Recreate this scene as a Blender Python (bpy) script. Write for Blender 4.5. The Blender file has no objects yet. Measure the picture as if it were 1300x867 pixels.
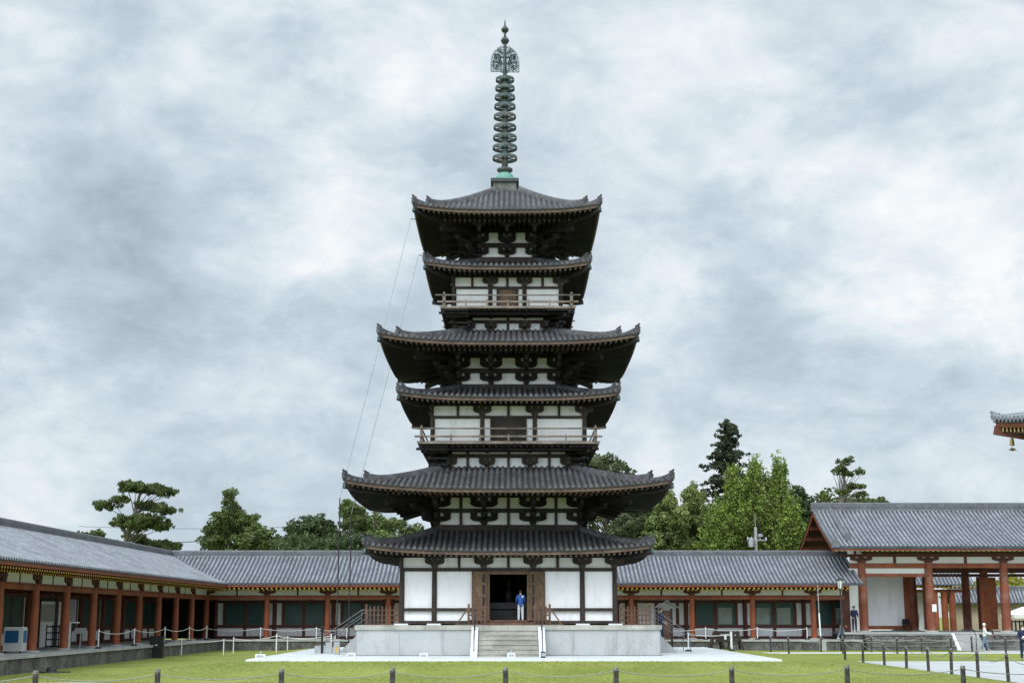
import bpy, math, random
import numpy as np
from mathutils import Vector, Matrix
random.seed(7)
rng = np.random.default_rng(11)
PI = math.pi
sc = bpy.context.scene
col = sc.collection
R = math.radians

# ------------------------------------------------------------------ camera
FPX = 1805.0; TH = math.atan(348.5 / FPX); CT, ST = math.cos(TH), math.sin(TH); EYE = 2.2
def ray(x, y):
    u = (x - 650) / FPX; p = (433.5 - y) / FPX
    F = CT - p * ST
    return u / F, (p * CT + ST) / F
def at(x, y, Y):
    a, b = ray(x, y); return Vector((a * Y, Y, b * Y + EYE))
def atz(x, y, Z):
    a, b = ray(x, y); Y = (Z - EYE) / b; return Vector((a * Y, Y, Z))
cam = bpy.data.cameras.new('camera'); co = bpy.data.objects.new('camera', cam); col.objects.link(co)
cam.sensor_width = 36; cam.lens = 36 * FPX / 1300; cam.clip_end = 5000; cam.clip_start = .1
co.location = (0, 0, EYE); co.rotation_euler = (PI / 2 + TH, 0, 0)
sc.camera = co

# ------------------------------------------------------------------ tags
def tag(o, label=None, cat=None, group=None, kind=None):
    if label: o['label'] = label
    if cat: o['category'] = cat
    if group: o['group'] = group
    if kind: o['kind'] = kind
    return o
def empty(name, loc, label, cat, group=None, rz=0):
    o = bpy.data.objects.new(name, None); col.objects.link(o)
    o.location = loc; o.rotation_euler = (0, 0, rz)
    return tag(o, label, cat, group)
def copy_tree(o, parent=None):
    c = o.copy(); col.objects.link(c); c.parent = parent
    for ch in o.children: copy_tree(ch, c)
    return c

# ------------------------------------------------------------------ materials
MATS = {}
def mat(name, c, rough=.7, var=.15, scale=3.0, fine=40.0, fvar=.08, bump=.15, bscale=30.0, metal=0.0, c2=None, streak=None, spec=.4, c3=None, c3scale=.6, c3amt=0, cell=0, cs=3.3, c3map=None):
    m = bpy.data.materials.new(name); m.use_nodes = True; nt = m.node_tree; N = nt.nodes; L = nt.links
    bs = N['Principled BSDF']; bs.inputs['Roughness'].default_value = rough; bs.inputs['Metallic'].default_value = metal
    bs.inputs['Specular IOR Level'].default_value = spec
    tc = N.new('ShaderNodeTexCoord'); mp = N.new('ShaderNodeMapping'); L.new(tc.outputs['Object'], mp.inputs[0])
    if streak: mp.inputs['Scale'].default_value = streak
    n1 = N.new('ShaderNodeTexNoise'); n1.inputs['Scale'].default_value = scale; n1.inputs['Detail'].default_value = 6; L.new(mp.outputs[0], n1.inputs['Vector'])
    n2 = N.new('ShaderNodeTexNoise'); n2.inputs['Scale'].default_value = fine; n2.inputs['Detail'].default_value = 3; L.new(mp.outputs[0], n2.inputs['Vector'])
    c = tuple(c); c2_ = tuple(c2) if c2 else tuple(min(1, v * (1 + var * 1.6)) for v in c)
    c1_ = tuple(v * (1 - var * 1.4) for v in c)
    r = N.new('ShaderNodeValToRGB'); r.color_ramp.elements[0].position = .3; r.color_ramp.elements[1].position = .7
    r.color_ramp.elements[0].color = c1_ + (1,); r.color_ramp.elements[1].color = c2_ + (1,)
    L.new(n1.outputs[0], r.inputs[0])
    mr = N.new('ShaderNodeMapRange'); mr.inputs[1].default_value = .3; mr.inputs[2].default_value = .7
    mr.inputs[3].default_value = 1 - fvar * 2; mr.inputs[4].default_value = 1 + fvar * 2; L.new(n2.outputs[0], mr.inputs[0])
    mx = N.new('ShaderNodeVectorMath'); mx.operation = 'SCALE'; L.new(r.outputs[0], mx.inputs[0]); L.new(mr.outputs[0], mx.inputs['Scale'])
    out = mx.outputs[0]
    if c3amt:
        n3 = N.new('ShaderNodeTexNoise'); n3.inputs['Scale'].default_value = c3scale; n3.inputs['Detail'].default_value = 8; n3.inputs['Roughness'].default_value = .65
        m3p = N.new('ShaderNodeMapping'); L.new(tc.outputs['Object'], m3p.inputs[0]); L.new(m3p.outputs[0], n3.inputs['Vector'])
        if c3map: m3p.inputs['Scale'].default_value = c3map
        r3 = N.new('ShaderNodeValToRGB'); r3.color_ramp.elements[0].position = .52; r3.color_ramp.elements[1].position = .68
        r3.color_ramp.elements[0].color = (0, 0, 0, 1); r3.color_ramp.elements[1].color = (c3amt,) * 3 + (1,); L.new(n3.outputs[0], r3.inputs[0])
        m3 = N.new('ShaderNodeMix'); m3.data_type = 'RGBA'; L.new(r3.outputs[0], m3.inputs[0]); L.new(out, m3.inputs[6]); m3.inputs[7].default_value = tuple(c3) + (1,)
        out = m3.outputs[2]
    if cell:
        vo = N.new('ShaderNodeTexVoronoi'); vo.inputs['Scale'].default_value = cs; L.new(tc.outputs['Object'], vo.inputs['Vector'])
        sx_n = N.new('ShaderNodeSeparateColor'); L.new(vo.outputs['Color'], sx_n.inputs[0])
        mc = N.new('ShaderNodeMapRange'); mc.inputs[3].default_value = 1 - cell; mc.inputs[4].default_value = 1 + cell; L.new(sx_n.outputs[0], mc.inputs[0])
        mv = N.new('ShaderNodeVectorMath'); mv.operation = 'SCALE'; L.new(out, mv.inputs[0]); L.new(mc.outputs[0], mv.inputs['Scale']); out = mv.outputs[0]
    L.new(out, bs.inputs['Base Color'])
    if bump:
        nb = N.new('ShaderNodeTexNoise'); nb.inputs['Scale'].default_value = bscale; nb.inputs['Detail'].default_value = 4; L.new(mp.outputs[0], nb.inputs['Vector'])
        b = N.new('ShaderNodeBump'); b.inputs['Strength'].default_value = bump; b.inputs['Distance'].default_value = .02; L.new(nb.outputs[0], b.inputs['Height']); L.new(b.outputs[0], bs.inputs['Normal'])
    MATS[name] = m
    return m
M = MATS
mat('tile_old', (.066, .065, .070), .52, .22, 1.3, 9, .16, .3, 25, c3=(.13, .12, .105), c3scale=1.6, c3amt=.5, cell=.3, cs=4)
mat('tile_grey', (.185, .195, .215), .42, .14, .8, 7, .15, .3, 25, c3=(.09, .10, .11), c3scale=.5, c3amt=.35, cell=.13)
mat('ridge_tile', (.10, .106, .118), .5, .14, .8, 7, .15, .3, 25, c3=(.17, .18, .2), c3scale=1.1, c3amt=.4)
mat('tile_pan', (.055, .062, .075), .55, .2, 1.0, 9, .15, .3, 25)
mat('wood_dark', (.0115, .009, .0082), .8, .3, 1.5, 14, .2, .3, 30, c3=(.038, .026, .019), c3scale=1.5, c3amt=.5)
mat('wood_body', (.034, .025, .021), .75, .3, 1.5, 14, .2, .3, 30, streak=(1, 1, .25), c3=(.085, .056, .042), c3scale=1.2, c3amt=.5)
mat('wood_eave', (.105, .070, .050), .75, .25, 1.5, 14, .2, .3, 30, c3=(.09, .06, .045), c3scale=.9, c3amt=.6)
mat('wood_rail', (.20, .165, .135), .75, .25, 1.5, 14, .2, .3, 30, c3=(.13, .09, .07), c3scale=.9, c3amt=.6)
mat('wood_door', (.13, .078, .046), .7, .25, 2, 20, .2, .3, 30, streak=(1, 1, .2), c3=(.07, .04, .026), c3scale=1.2, c3amt=.5)
mat('wood_picket', (.105, .055, .036), .7, .25, 2, 20, .15, .3, 30)
mat('plaster', (.81, .80, .815), .85, .03, .7, 12, .015, .06, 40, c3=(.57, .575, .55), c3scale=2.6, c3amt=.5, c3map=(1, 1, .22))
mat('plaster_cream', (.70, .69, .66), .85, .04, .7, 12, .02, .06, 40, c3=(.5, .5, .46), c3scale=.7, c3amt=.4)
mat('verm', (.235, .062, .024), .65, .2, .9, 10, .12, .2, 30, streak=(1, 1, .4), c3=(.22, .115, .07), c3scale=.9, c3amt=.65)
mat('verm_eave', (.175, .044, .018), .65, .2, .9, 10, .12, .15)
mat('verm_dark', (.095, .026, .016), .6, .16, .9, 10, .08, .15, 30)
mat('verm_worn', (.215, .062, .032), .65, .2, .8, 10, .12, .2, 30, c3=(.27, .2, .16), c3scale=1.0, c3amt=.85)
mat('yellow', (.62, .38, .06), .6, .1, 2, 20, .05, 0)
mat('cream_tip', (.62, .5, .24), .6, .1, 2, 20, .05, 0)
mat('stone_cap', (.37, .36, .315), .85, .14, 1.1, 22, .1, .4, 30, c3=(.20, .195, .165), c3scale=1.8, c3amt=.6, c3map=(1, 1, .4))
mat('granite', (.41, .42, .42), .8, .08, .6, 45, .15, .3, 60, c3=(.27, .275, .26), c3scale=1.6, c3amt=.7, c3map=(1, 1, .3))
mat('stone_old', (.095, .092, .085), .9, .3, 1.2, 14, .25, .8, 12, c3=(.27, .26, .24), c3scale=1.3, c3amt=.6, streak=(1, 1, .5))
mat('stone_tread', (.20, .195, .18), .9, .3, 1.2, 14, .2, .5, 12, c3=(.10, .10, .09), c3scale=1.3, c3amt=.7)
mat('stone_pave', (.37, .37, .36), .85, .12, .8, 22, .1, .3, 30, c3=(.22, .22, .21), c3scale=.7, c3amt=.5)
mat('white_stone', (.72, .74, .75), .8, .05, 1, 40, .05, .2, 60)
mat('gravel', (.54, .555, .56), .9, .07, .8, 60, .14, .6, 80, c3=(.52, .52, .50), c3scale=.25, c3amt=.5)
mat('path', (.42, .43, .43), .9, .07, .6, 60, .14, .6, 80, c3=(.40, .40, .38), c3scale=.25, c3amt=.6)
mat('bronze', (.055, .080, .078), .6, .3, 2, 10, .2, .2, 20, c3=(.20, .115, .06), c3scale=1.4, c3amt=.45, metal=.2)
mat('patina', (.13, .28, .24), .7, .2, 2, 10, .15, .2, 20, c3=(.10, .2, .17), c3scale=1.5, c3amt=.6)
mat('cap_copper', (.035, .065, .058), .7, .3, 1.5, 10, .2, .2, 20, c3=(.14, .28, .22), c3scale=.9, c3amt=.8)
mat('roban', (.11, .118, .10), .75, .2, 2.5, 12, .15, .2, 20, streak=(1, 1, .2), c3=(.16, .19, .15), c3scale=2, c3amt=.6)
mat('copper_dark', (.035, .045, .042), .6, .2, 2, 10, .1, .1, 20)
mat('black', (.012, .012, .013), .5, .2, 2, 20, .05, .05)
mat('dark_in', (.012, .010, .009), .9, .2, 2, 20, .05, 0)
mat('metal_dark', (.05, .045, .045), .5, .2, 2, 20, .05, .05, metal=.5)
mat('metal_grey', (.4, .41, .42), .45, .1, 2, 20, .05, .05, metal=.6)
mat('steel', (.16, .165, .17), .4, .1, 2, 20, .05, .05, metal=.5)
mat('white_paint', (.78, .79, .8), .5, .05, 2, 20, .03, .05)
mat('rope', (.62, .62, .6), .8, .1, 10, 60, .1, .2)
mat('chain', (.26, .26, .25), .6, .1, 10, 60, .1, .2, metal=.3)
mat('post', (.05, .045, .042), .85, .3, 6, 40, .3, .6, 30, streak=(1, 1, .3), c3=(.2, .185, .17), c3scale=5, c3amt=.6)
mat('post_top', (.16, .15, .14), .85, .3, 6, 40, .3, .6, 30)
mat('green_win', (.012, .075, .066), .35, .2, 1.5, 20, .15, .1, spec=.5)
mat('curtain', (.36, .40, .36), .8, .1, 2, 20, .06, .1)
mat('blue', (.02, .14, .33), .4, .1, 2, 20, .05, .05)
mat('appliance', (.55, .55, .53), .5, .06, 2, 20, .03, .03)
mat('earth_wall', (.40, .33, .24), .9, .1, .8, 14, .06, .2)
mat('red_cloth', (.14, .03, .04), .9, .2, 6, 40, .1, .2)
mat('bark', (.085, .065, .05), .9, .3, 3, 20, .2, .8, 12, streak=(1, 1, .3))
mat('bark_pale', (.16, .14, .12), .9, .3, 3, 20, .2, .8, 12, streak=(1, 1, .3))
mat('concrete', (.34, .34, .33), .85, .1, 2, 20, .08, .2)
mat('skin', (.48, .30, .21), .55, .05, 4, 40, .02, 0)
mat('hair', (.012, .01, .009), .5, .2, 20, 60, .1, .1)
mat('navy', (.010, .018, .055), .8, .2, 8, 60, .1, .15)
mat('royal', (.025, .085, .30), .8, .15, 8, 60, .1, .15)
mat('pale_cloth', (.55, .56, .58), .85, .08, 8, 60, .05, .15)
mat('white_cloth', (.72, .72, .66), .85, .08, 8, 60, .05, .15)
mat('jeans', (.13, .19, .27), .85, .15, 8, 60, .1, .15)
mat('black_cloth', (.012, .013, .017), .85, .2, 8, 60, .1, .15)
mat('orange_cloth', (.65, .18, .03), .8, .1, 8, 60, .1, .15)
mat('grey_cloth', (.22, .24, .27), .85, .15, 8, 60, .1, .15)
mat('brass', (.30, .22, .08), .45, .2, 4, 20, .1, .1, metal=.6)
mat('paper', (.75, .75, .72), .8, .03, 2, 20, .02, 0)

def lamp_glass():
    m = mat('lamp_glass', (.6, .65, .62), .3, .05, 2, 20, .02, 0); return m
lamp_glass()

def foliage(name, c, c2):
    m = bpy.data.materials.new(name); m.use_nodes = True; nt = m.node_tree; N = nt.nodes; L = nt.links
    bs = N['Principled BSDF']; bs.inputs['Roughness'].default_value = .6; bs.inputs['Specular IOR Level'].default_value = .25
    at_ = N.new('ShaderNodeAttribute'); at_.attribute_name = 'tint'
    mx = N.new('ShaderNodeMix'); mx.data_type = 'RGBA'; L.new(at_.outputs['Fac'], mx.inputs[0])
    mx.inputs[6].default_value = tuple(c) + (1,); mx.inputs[7].default_value = tuple(c2) + (1,)
    L.new(mx.outputs[2], bs.inputs['Base Color'])
    tr = N.new('ShaderNodeBsdfTranslucent'); L.new(mx.outputs[2], tr.inputs[0])
    ms = N.new('ShaderNodeMixShader'); ms.inputs[0].default_value = .3
    L.new(bs.outputs[0], ms.inputs[1]); L.new(tr.outputs[0], ms.inputs[2]); L.new(ms.outputs[0], N['Material Output'].inputs[0])
    M[name] = m
foliage('leaf_dark', (.028, .050, .018), (.095, .135, .045))
foliage('leaf_mid', (.045, .075, .020), (.15, .19, .055))
foliage('leaf_pine', (.035, .060, .018), (.14, .175, .05))
foliage('leaf_conifer', (.018, .032, .018), (.065, .085, .04))
foliage('leaf_ginkgo', (.085, .145, .026), (.27, .36, .07))
foliage('leaf_bamboo', (.09, .135, .035), (.27, .33, .11))
foliage('leaf_yellow', (.14, .16, .02), (.34, .33, .05))
foliage('leaf_greyish', (.045, .065, .030), (.15, .18, .075))

foliage('leaf_grass', (.22, .26, .06), (.42, .44, .16))
def lawn_mat():
    m = bpy.data.materials.new('lawn'); m.use_nodes = True; nt = m.node_tree; N = nt.nodes; L = nt.links
    bs = N['Principled BSDF']; bs.inputs['Roughness'].default_value = .85; bs.inputs['Specular IOR Level'].default_value = .15
    tc = N.new('ShaderNodeTexCoord')
    def noise(s, d=5, r=.6, mp=None):
        n = N.new('ShaderNodeTexNoise'); n.inputs['Scale'].default_value = s; n.inputs['Detail'].default_value = d; n.inputs['Roughness'].default_value = r
        if mp:
            k = N.new('ShaderNodeMapping'); k.inputs['Scale'].default_value = mp; L.new(tc.outputs['Object'], k.inputs[0]); L.new(k.outputs[0], n.inputs['Vector'])
        else: L.new(tc.outputs['Object'], n.inputs['Vector'])
        return n
    a = noise(.22, 6, .6); r = N.new('ShaderNodeValToRGB'); L.new(a.outputs[0], r.inputs[0])
    e = r.color_ramp.elements; e[0].position = .32; e[0].color = (.155, .190, .040, 1); e[1].position = .68; e[1].color = (.255, .275, .072, 1)
    b = noise(5, 6, .7); rb = N.new('ShaderNodeValToRGB'); rb.color_ramp.elements[0].position = .3; rb.color_ramp.elements[0].color = (.66, .70, .66, 1); rb.color_ramp.elements[1].position = .7; rb.color_ramp.elements[1].color = (1.3, 1.25, 1.15, 1); L.new(b.outputs[0], rb.inputs[0])
    mu = N.new('ShaderNodeMix'); mu.data_type = 'RGBA'; mu.blend_type = 'MULTIPLY'; mu.inputs[0].default_value = 1; L.new(r.outputs[0], mu.inputs[6]); L.new(rb.outputs[0], mu.inputs[7])
    g = noise(60, 2, .5); rg = N.new('ShaderNodeValToRGB'); rg.color_ramp.elements[0].position = .3; rg.color_ramp.elements[0].color = (.6, .62, .6, 1); rg.color_ramp.elements[1].position = .7; rg.color_ramp.elements[1].color = (1.35, 1.35, 1.3, 1); L.new(g.outputs[0], rg.inputs[0])
    mg = N.new('ShaderNodeMix'); mg.data_type = 'RGBA'; mg.blend_type = 'MULTIPLY'; mg.inputs[0].default_value = 1; L.new(mu.outputs[2], mg.inputs[6]); L.new(rg.outputs[0], mg.inputs[7])
    # worn straw-coloured patches
    d = noise(.16, 7, .7, (1, .45, 1)); rd = N.new('ShaderNodeValToRGB'); rd.color_ramp.elements[0].position = .56; rd.color_ramp.elements[0].color = (0, 0, 0, 1); rd.color_ramp.elements[1].position = .72; rd.color_ramp.elements[1].color = (.65, .65, .65, 1); L.new(d.outputs[0], rd.inputs[0])
    md = N.new('ShaderNodeMix'); md.data_type = 'RGBA'; L.new(rd.outputs[0], md.inputs[0]); L.new(mg.outputs[2], md.inputs[6]); md.inputs[7].default_value = (.40, .35, .15, 1)
    L.new(md.outputs[2], bs.inputs['Base Color'])
    bn = noise(35, 4, .7); bp = N.new('ShaderNodeBump'); bp.inputs['Strength'].default_value = .5; bp.inputs['Distance'].default_value = .04; L.new(bn.outputs[0], bp.inputs['Height']); L.new(bp.outputs[0], bs.inputs['Normal'])
    M['lawn'] = m
lawn_mat()

# ------------------------------------------------------------------ mesh builder
class MB:
    def __init__(s): s.v = []; s.f = []; s.m = []; s.mats = []
    def mi(s, m):
        if m is None: return 0
        if m not in s.mats: s.mats.append(m)
        return s.mats.index(m)
    def add(s, vs, fs, m=None):
        o = len(s.v); s.v.extend([tuple(v) for v in vs]); k = s.mi(m)
        for f in fs: s.f.append(tuple(i + o for i in f)); s.m.append(k)
        return s
    def box(s, x0, x1, y0, y1, z0, z1, m=None):
        vs = [(x, y, z) for z in (z0, z1) for y in (y0, y1) for x in (x0, x1)]
        return s.add(vs, [(0, 2, 3, 1), (4, 5, 7, 6), (0, 1, 5, 4), (2, 6, 7, 3), (0, 4, 6, 2), (1, 3, 7, 5)], m)
    def bar(s, p, q, w, h, m=None, up=(0, 0, 1)):
        p, q = Vector(p), Vector(q); d = (q - p).normalized(); u = Vector(up)
        r = d.cross(u)
        if r.length < 1e-4: r = Vector((1, 0, 0))
        r.normalize(); u = r.cross(d)
        vs = []
        for c in (p, q):
            for a, b in ((-1, -1), (1, -1), (1, 1), (-1, 1)): vs.append(c + r * a * w / 2 + u * b * h / 2)
        return s.add(vs, [(3, 2, 1, 0), (4, 5, 6, 7), (0, 1, 5, 4), (1, 2, 6, 5), (2, 3, 7, 6), (3, 0, 4, 7)], m)
    def tube(s, pts, rad, n=8, m=None, caps=True):
        pts = [Vector(p) for p in pts]
        if not isinstance(rad, (list, tuple)): rad = [rad] * len(pts)
        vs = []; fs = []
        for i, p in enumerate(pts):
            d = (pts[min(i + 1, len(pts) - 1)] - pts[max(i - 1, 0)]).normalized()
            a = Vector((0, 0, 1)) if abs(d.z) < .9 else Vector((1, 0, 0))
            r = d.cross(a).normalized(); u = r.cross(d)
            for k in range(n):
                t = 2 * PI * k / n; vs.append(p + (r * math.cos(t) + u * math.sin(t)) * rad[i])
        for i in range(len(pts) - 1):
            for k in range(n):
                a = i * n + k; b = i * n + (k + 1) % n; fs.append((a, a + n, b + n, b))
        if caps: fs.append(tuple(range(n))); fs.append(tuple(reversed(range((len(pts) - 1) * n, len(pts) * n))))
        return s.add(vs, fs, m)
    def lathe(s, prof, n=16, c=(0, 0, 0), m=None):
        vs = []; fs = []
        for r, z in prof:
            for k in range(n): t = 2 * PI * k / n; vs.append((c[0] + r * math.cos(t), c[1] + r * math.sin(t), c[2] + z))
        for i in range(len(prof) - 1):
            for k in range(n): a = i * n + k; b = i * n + (k + 1) % n; fs.append((a, b, b + n, a + n))
        fs.append(tuple(reversed(range(n)))); fs.append(tuple(range((len(prof) - 1) * n, len(prof) * n)))
        return s.add(vs, fs, m)
    def prism(s, poly, y0, y1, m=None, tf=None):
        # poly in (x,z), extruded along y
        n = len(poly); vs = [(x, y0, z) for x, z in poly] + [(x, y1, z) for x, z in poly]
        if tf: vs = [tf(v) for v in vs]
        fs = [tuple(range(n)), tuple(reversed(range(n, 2 * n)))] + [(i, i + n, (i + 1) % n + n, (i + 1) % n) for i in range(n)]
        return s.add(vs, fs, m)
    def grid(s, P, m=None, flip=False):
        nr = len(P); nc = len(P[0]); vs = [p for r in P for p in r]; fs = []
        for i in range(nr - 1):
            for j in range(nc - 1):
                a = i * nc + j; q = (a, a + 1, a + nc + 1, a + nc); fs.append(tuple(reversed(q)) if flip else q)
        return s.add(vs, fs, m)
    def merge(s, o, rz=0, t=(0, 0, 0)):
        c, q = math.cos(rz), math.sin(rz); off = len(s.v)
        s.v.extend([(x * c - y * q + t[0], x * q + y * c + t[1], z + t[2]) for x, y, z in o.v])
        mp = [s.mi(k) for k in o.mats] or [0]
        for f, k in zip(o.f, o.m): s.f.append(tuple(i + off for i in f)); s.m.append(mp[k] if o.mats else 0)
        return s
    def r4(s):
        t = MB()
        for k in range(4): t.merge(s, k * PI / 2)
        return t
    def mesh(s, name, mt=None, smooth=False):
        me = bpy.data.meshes.new(name); me.from_pydata(s.v, [], s.f)
        ms = s.mats or [mt]
        for k in ms: me.materials.append(M[k or mt or 'wood_body'])
        if len(ms) > 1: me.polygons.foreach_set('material_index', s.m)
        if smooth:
            me.polygons.foreach_set('use_smooth', [True] * len(me.polygons))
            try: me.set_sharp_from_angle(angle=R(40))
            except Exception: pass
        me.update(); return me
    def build(s, name, mt=None, parent=None, smooth=False, loc=None, rz=0):
        o = bpy.data.objects.new(name, s.mesh(name, mt, smooth)); col.objects.link(o)
        if parent: o.parent = parent
        if loc is not None: o.location = loc
        if rz: o.rotation_euler.z = rz
        return o
def inst(me, name, parent, loc=(0, 0, 0), rz=0, scale=None):
    o = bpy.data.objects.new(name, me); col.objects.link(o); o.parent = parent; o.location = loc; o.rotation_euler.z = rz
    if scale: o.scale = scale
    return o

# ------------------------------------------------------------------ terrain
def smooth(t): t = max(0, min(1, t)); return t * t * (3 - 2 * t)
AX0, AX1, AY0, AY1 = -10.75, 10.9, 59.6, 84.0
def mound(x, y):
    dx = max(AX0 - x, 0, x - AX1); dy = max(AY0 - y, 0, y - AY1)
    return .41 * (1 - smooth(math.hypot(dx, dy) / 6.0))
xs = [-2500, -900, -300, -120] + [i * 1.5 for i in range(-40, 54)] + [120, 300, 900, 2500]
ys = [-600, -200, -60, -20] + [i * 1.5 for i in range(0, 96)] + [160, 300, 900, 2600]
g = MB().grid([[(x, y, mound(x, y)) for x in xs] for y in ys])
tag(g.build('ground', 'lawn', smooth=True), kind='structure')
a = MB().box(AX0, AX1, AY0, AY1, .30, .455)
tag(a.build('gravel_apron', 'gravel'), kind='structure')
a = MB().box(AX0 - .12, AX1 + .12, AY0 - .16, AY0 - .003, .2, .47)
a.box(AX0 - .12, AX0 - .003, AY0 + .003, AY1, .2, .47); a.box(AX1 + .003, AX1 + .12, AY0 + .003, AY1, .2, .47)
tag(a.build('stone_kerb', 'white_stone'), kind='structure')
# paths on the right
def sheet(poly, z, name, mt):
    b = MB().add([(x, y, z) for x, y in poly], [tuple(range(len(poly)))]); tag(b.build(name, mt), kind='structure')
sheet([(17.1, 5), (60, 5), (60, 72.6), (17.1, 72.6)], .006, 'gravel_path', 'path')
sheet([(14.5, 87.6), (60, 87.6), (60, 90.4), (14.5, 90.4)], .006, 'narrow_path', 'gravel')
sheet([(30.5, 91.2), (60, 91.2), (60, 96.2), (28.6, 96.2)], .006, 'gate_path', 'path')
sheet([(-16.3, 47.0), (-13.4, 46.6), (-12.4, 47.8), (-13.6, 48.9), (-14.6, 49.4), (-15.8, 49.1), (-16.9, 48.2)], .008, 'worn_ground', 'path')

# ------------------------------------------------------------------ tiled hip roof
def lift_at(x, a, L): return L * abs(x / a) ** 3.2
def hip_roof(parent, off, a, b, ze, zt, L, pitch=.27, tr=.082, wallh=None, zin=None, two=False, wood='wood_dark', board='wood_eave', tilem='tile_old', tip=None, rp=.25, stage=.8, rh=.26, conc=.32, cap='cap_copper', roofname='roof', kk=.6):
    ox, oy, oz = off
    def zr(x, d):
        t = (d - b) / (a - b); t = max(0, t); g_ = t + conc * t * (1 - t)
        return zt + (ze - zt) * g_ + lift_at(x, a, L) * t ** 2
    side = MB()
    NT = 9
    # pan surface
    P = []
    for i in range(NT + 1):
        t = i / NT; d = b + (a - b) * t; row = []
        for j in range(33):
            s_ = -1 + 2 * j / 32; x = s_ * d; row.append((x, -d, zr(x, d)))
        P.append(row)
    side.grid(P, 'pan_' + tilem, flip=True)
    # cover tile rows
    n = int(a / pitch)
    for k in range(-n, n + 1):
        x = k * pitch
        if abs(x) > a - .06: continue
        d0 = max(b, abs(x) + .02); d1 = a + .05
        ns = max(2, int((d1 - d0) / .45) + 1)
        rows = []
        for i in range(ns + 1):
            d = d0 + (d1 - d0) * i / ns; z = zr(x, min(d, a)) - max(0, d - a) * .2
            rows.append([(x + tr * math.cos(q), -d, z + .012 + tr * 1.05 * math.sin(q)) for q in (PI, PI * .78, PI * .5, PI * .22, 0)])
        side.grid(rows, tilem, flip=True)
        zc = rows[-1][0][2]
        disc = [(x + tr * 1.12 * math.cos(q), -d1 - .005, zc + tr * .35 + tr * 1.02 * math.sin(q)) for q in [2 * PI * u / 8 for u in range(8)]]
        side.add(disc, [tuple(range(8))], tilem)
    # tile edge (pan tile lips)
    E0 = []; NE = 40
    for h in (0, 1, 2):
        row = []
        for j in range(NE + 1):
            x = -a + 2 * a * j / NE; z = zr(x, a)
            row.append((x, -a - .015 if h < 2 else -a + .25, z + .01 - (.085 if h else 0)))
        E0.append(row)
    side.grid(E0, 'pan_' + tilem, flip=True)
    r = side.r4().build(roofname, None, parent, loc=(ox, oy, oz))
    # eave board
    eb = MB()
    rows = []
    for dd, dz in ((-.02, -.07), (-.02, -.21), (-.20, -.21), (-.20, -.07)):
        rows.append([(x * (a + dd) / a, -a - dd - .0, zr(x, a) + dz) for x in [-a + 2 * a * j / NE for j in range(NE + 1)]])
    rows.append(rows[0]); eb.grid(rows, flip=False)
    eb.r4().build('eave_board', board, r)
    # soffit + rafters
    if wallh is not None:
        zo = ze - .19
        def zu(x, d):
            q = (d - wallh) / (a - wallh); q = max(0, q)
            return zin + (zo - zin) * q + lift_at(x, a, L) * q ** 1.6
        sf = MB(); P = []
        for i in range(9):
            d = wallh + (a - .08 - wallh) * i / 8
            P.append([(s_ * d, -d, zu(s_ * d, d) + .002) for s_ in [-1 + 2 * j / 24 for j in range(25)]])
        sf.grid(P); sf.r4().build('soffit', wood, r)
        rf = MB(); n = int(a / rp)
        def rafter(x, d0, d1, dz, hh, ww):
            ns = max(1, int((d1 - d0) / .9) + 1); pr = []
            for i in range(ns + 1):
                d = d0 + (d1 - d0) * i / ns; z = zu(x, d) - dz
                pr.append([(x - ww / 2, -d, z), (x - ww / 2, -d, z - hh), (x + ww / 2, -d, z - hh), (x + ww / 2, -d, z)])
            rf.grid(pr, wood, flip=False)
            rf.add([(v[0], v[1] - .001, v[2]) for v in pr[-1]], [(0, 1, 2, 3)], tip or board)
        for k in range(-n, n + 1):
            x = (k + .5) * rp
            if abs(x) > a - .3: continue
            dm = wallh + (a - wallh) * .62 if two else None
            d0 = max(wallh, abs(x) + .05)
            if two:
                rafter(x, max(d0, dm - .2) if abs(x) < a - .5 else d0, a - .10, .0, .10, .10)
                if d0 < dm - .1: rafter(x, d0, dm, .11, .12, .11)
            else: rafter(x, d0, a - .10, .0, .12, .10)
        if two:
            dm = wallh + (a - wallh) * .62
            rows = []
            for dd, dz in ((0, -.0), (0, -.11), (-.14, -.11), (-.14, 0)):
                rows.append([(x * (dm + dd) / dm, -dm - dd, zu(x, dm) + dz) for x in [-dm + 2 * dm * j / 16 for j in range(17)]])
            rows.append(rows[0]); rf.grid(rows, wood)
        rf.r4().build('rafters', None, r)
        # corner beams
        cb = MB()
        pts = []
        for i in range(7):
            d = wallh + (a - .02 - wallh) * i / 6; pts.append(Vector((-d, -d, zu(d, d) - .12)))
        for i in range(6): cb.bar(pts[i], pts[i + 1] + (pts[i + 1] - pts[i]) * .03, .2, .26, wood)
        e = pts[-1] - pts[-2]; e.normalize()
        cb.bar(pts[-1] - e * .16, pts[-1] + e * .03, .19, .19, cap)
        me = cb.mesh('corner_beam')
        for k in range(4): inst(me, 'corner_beam', r, rz=k * PI / 2)
    # corner ridges: two stages with upswept ends
    def ridge(mb, t0, t1, h, w, up, endlen):
        NS = 16; rows = []
        for i in range(NS + 1):
            u = i / NS; t = t0 + (t1 - t0) * u; d = b + (a - b) * t
            z = zr(d, d) if d <= a else zr(a, a) + (d - a) * .25
            dist = (1 - u) * (t1 - t0) * (a - b)
            kick = up * kk * max(0, 1 - dist / endlen) ** 2.2
            hw = w / 2; zt_ = z + h + kick
            pr = [(-hw, -.1), (-hw, h * .6 + kick), (-hw * .6, h * .93 + kick), (0, h * 1.05 + kick), (hw * .6, h * .93 + kick), (hw, h * .6 + kick), (hw, -.1)]
            q = math.sqrt(.5)
            rows.append([(-d + l * q, -d - l * q, z + zz) for l, zz in pr])
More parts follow.
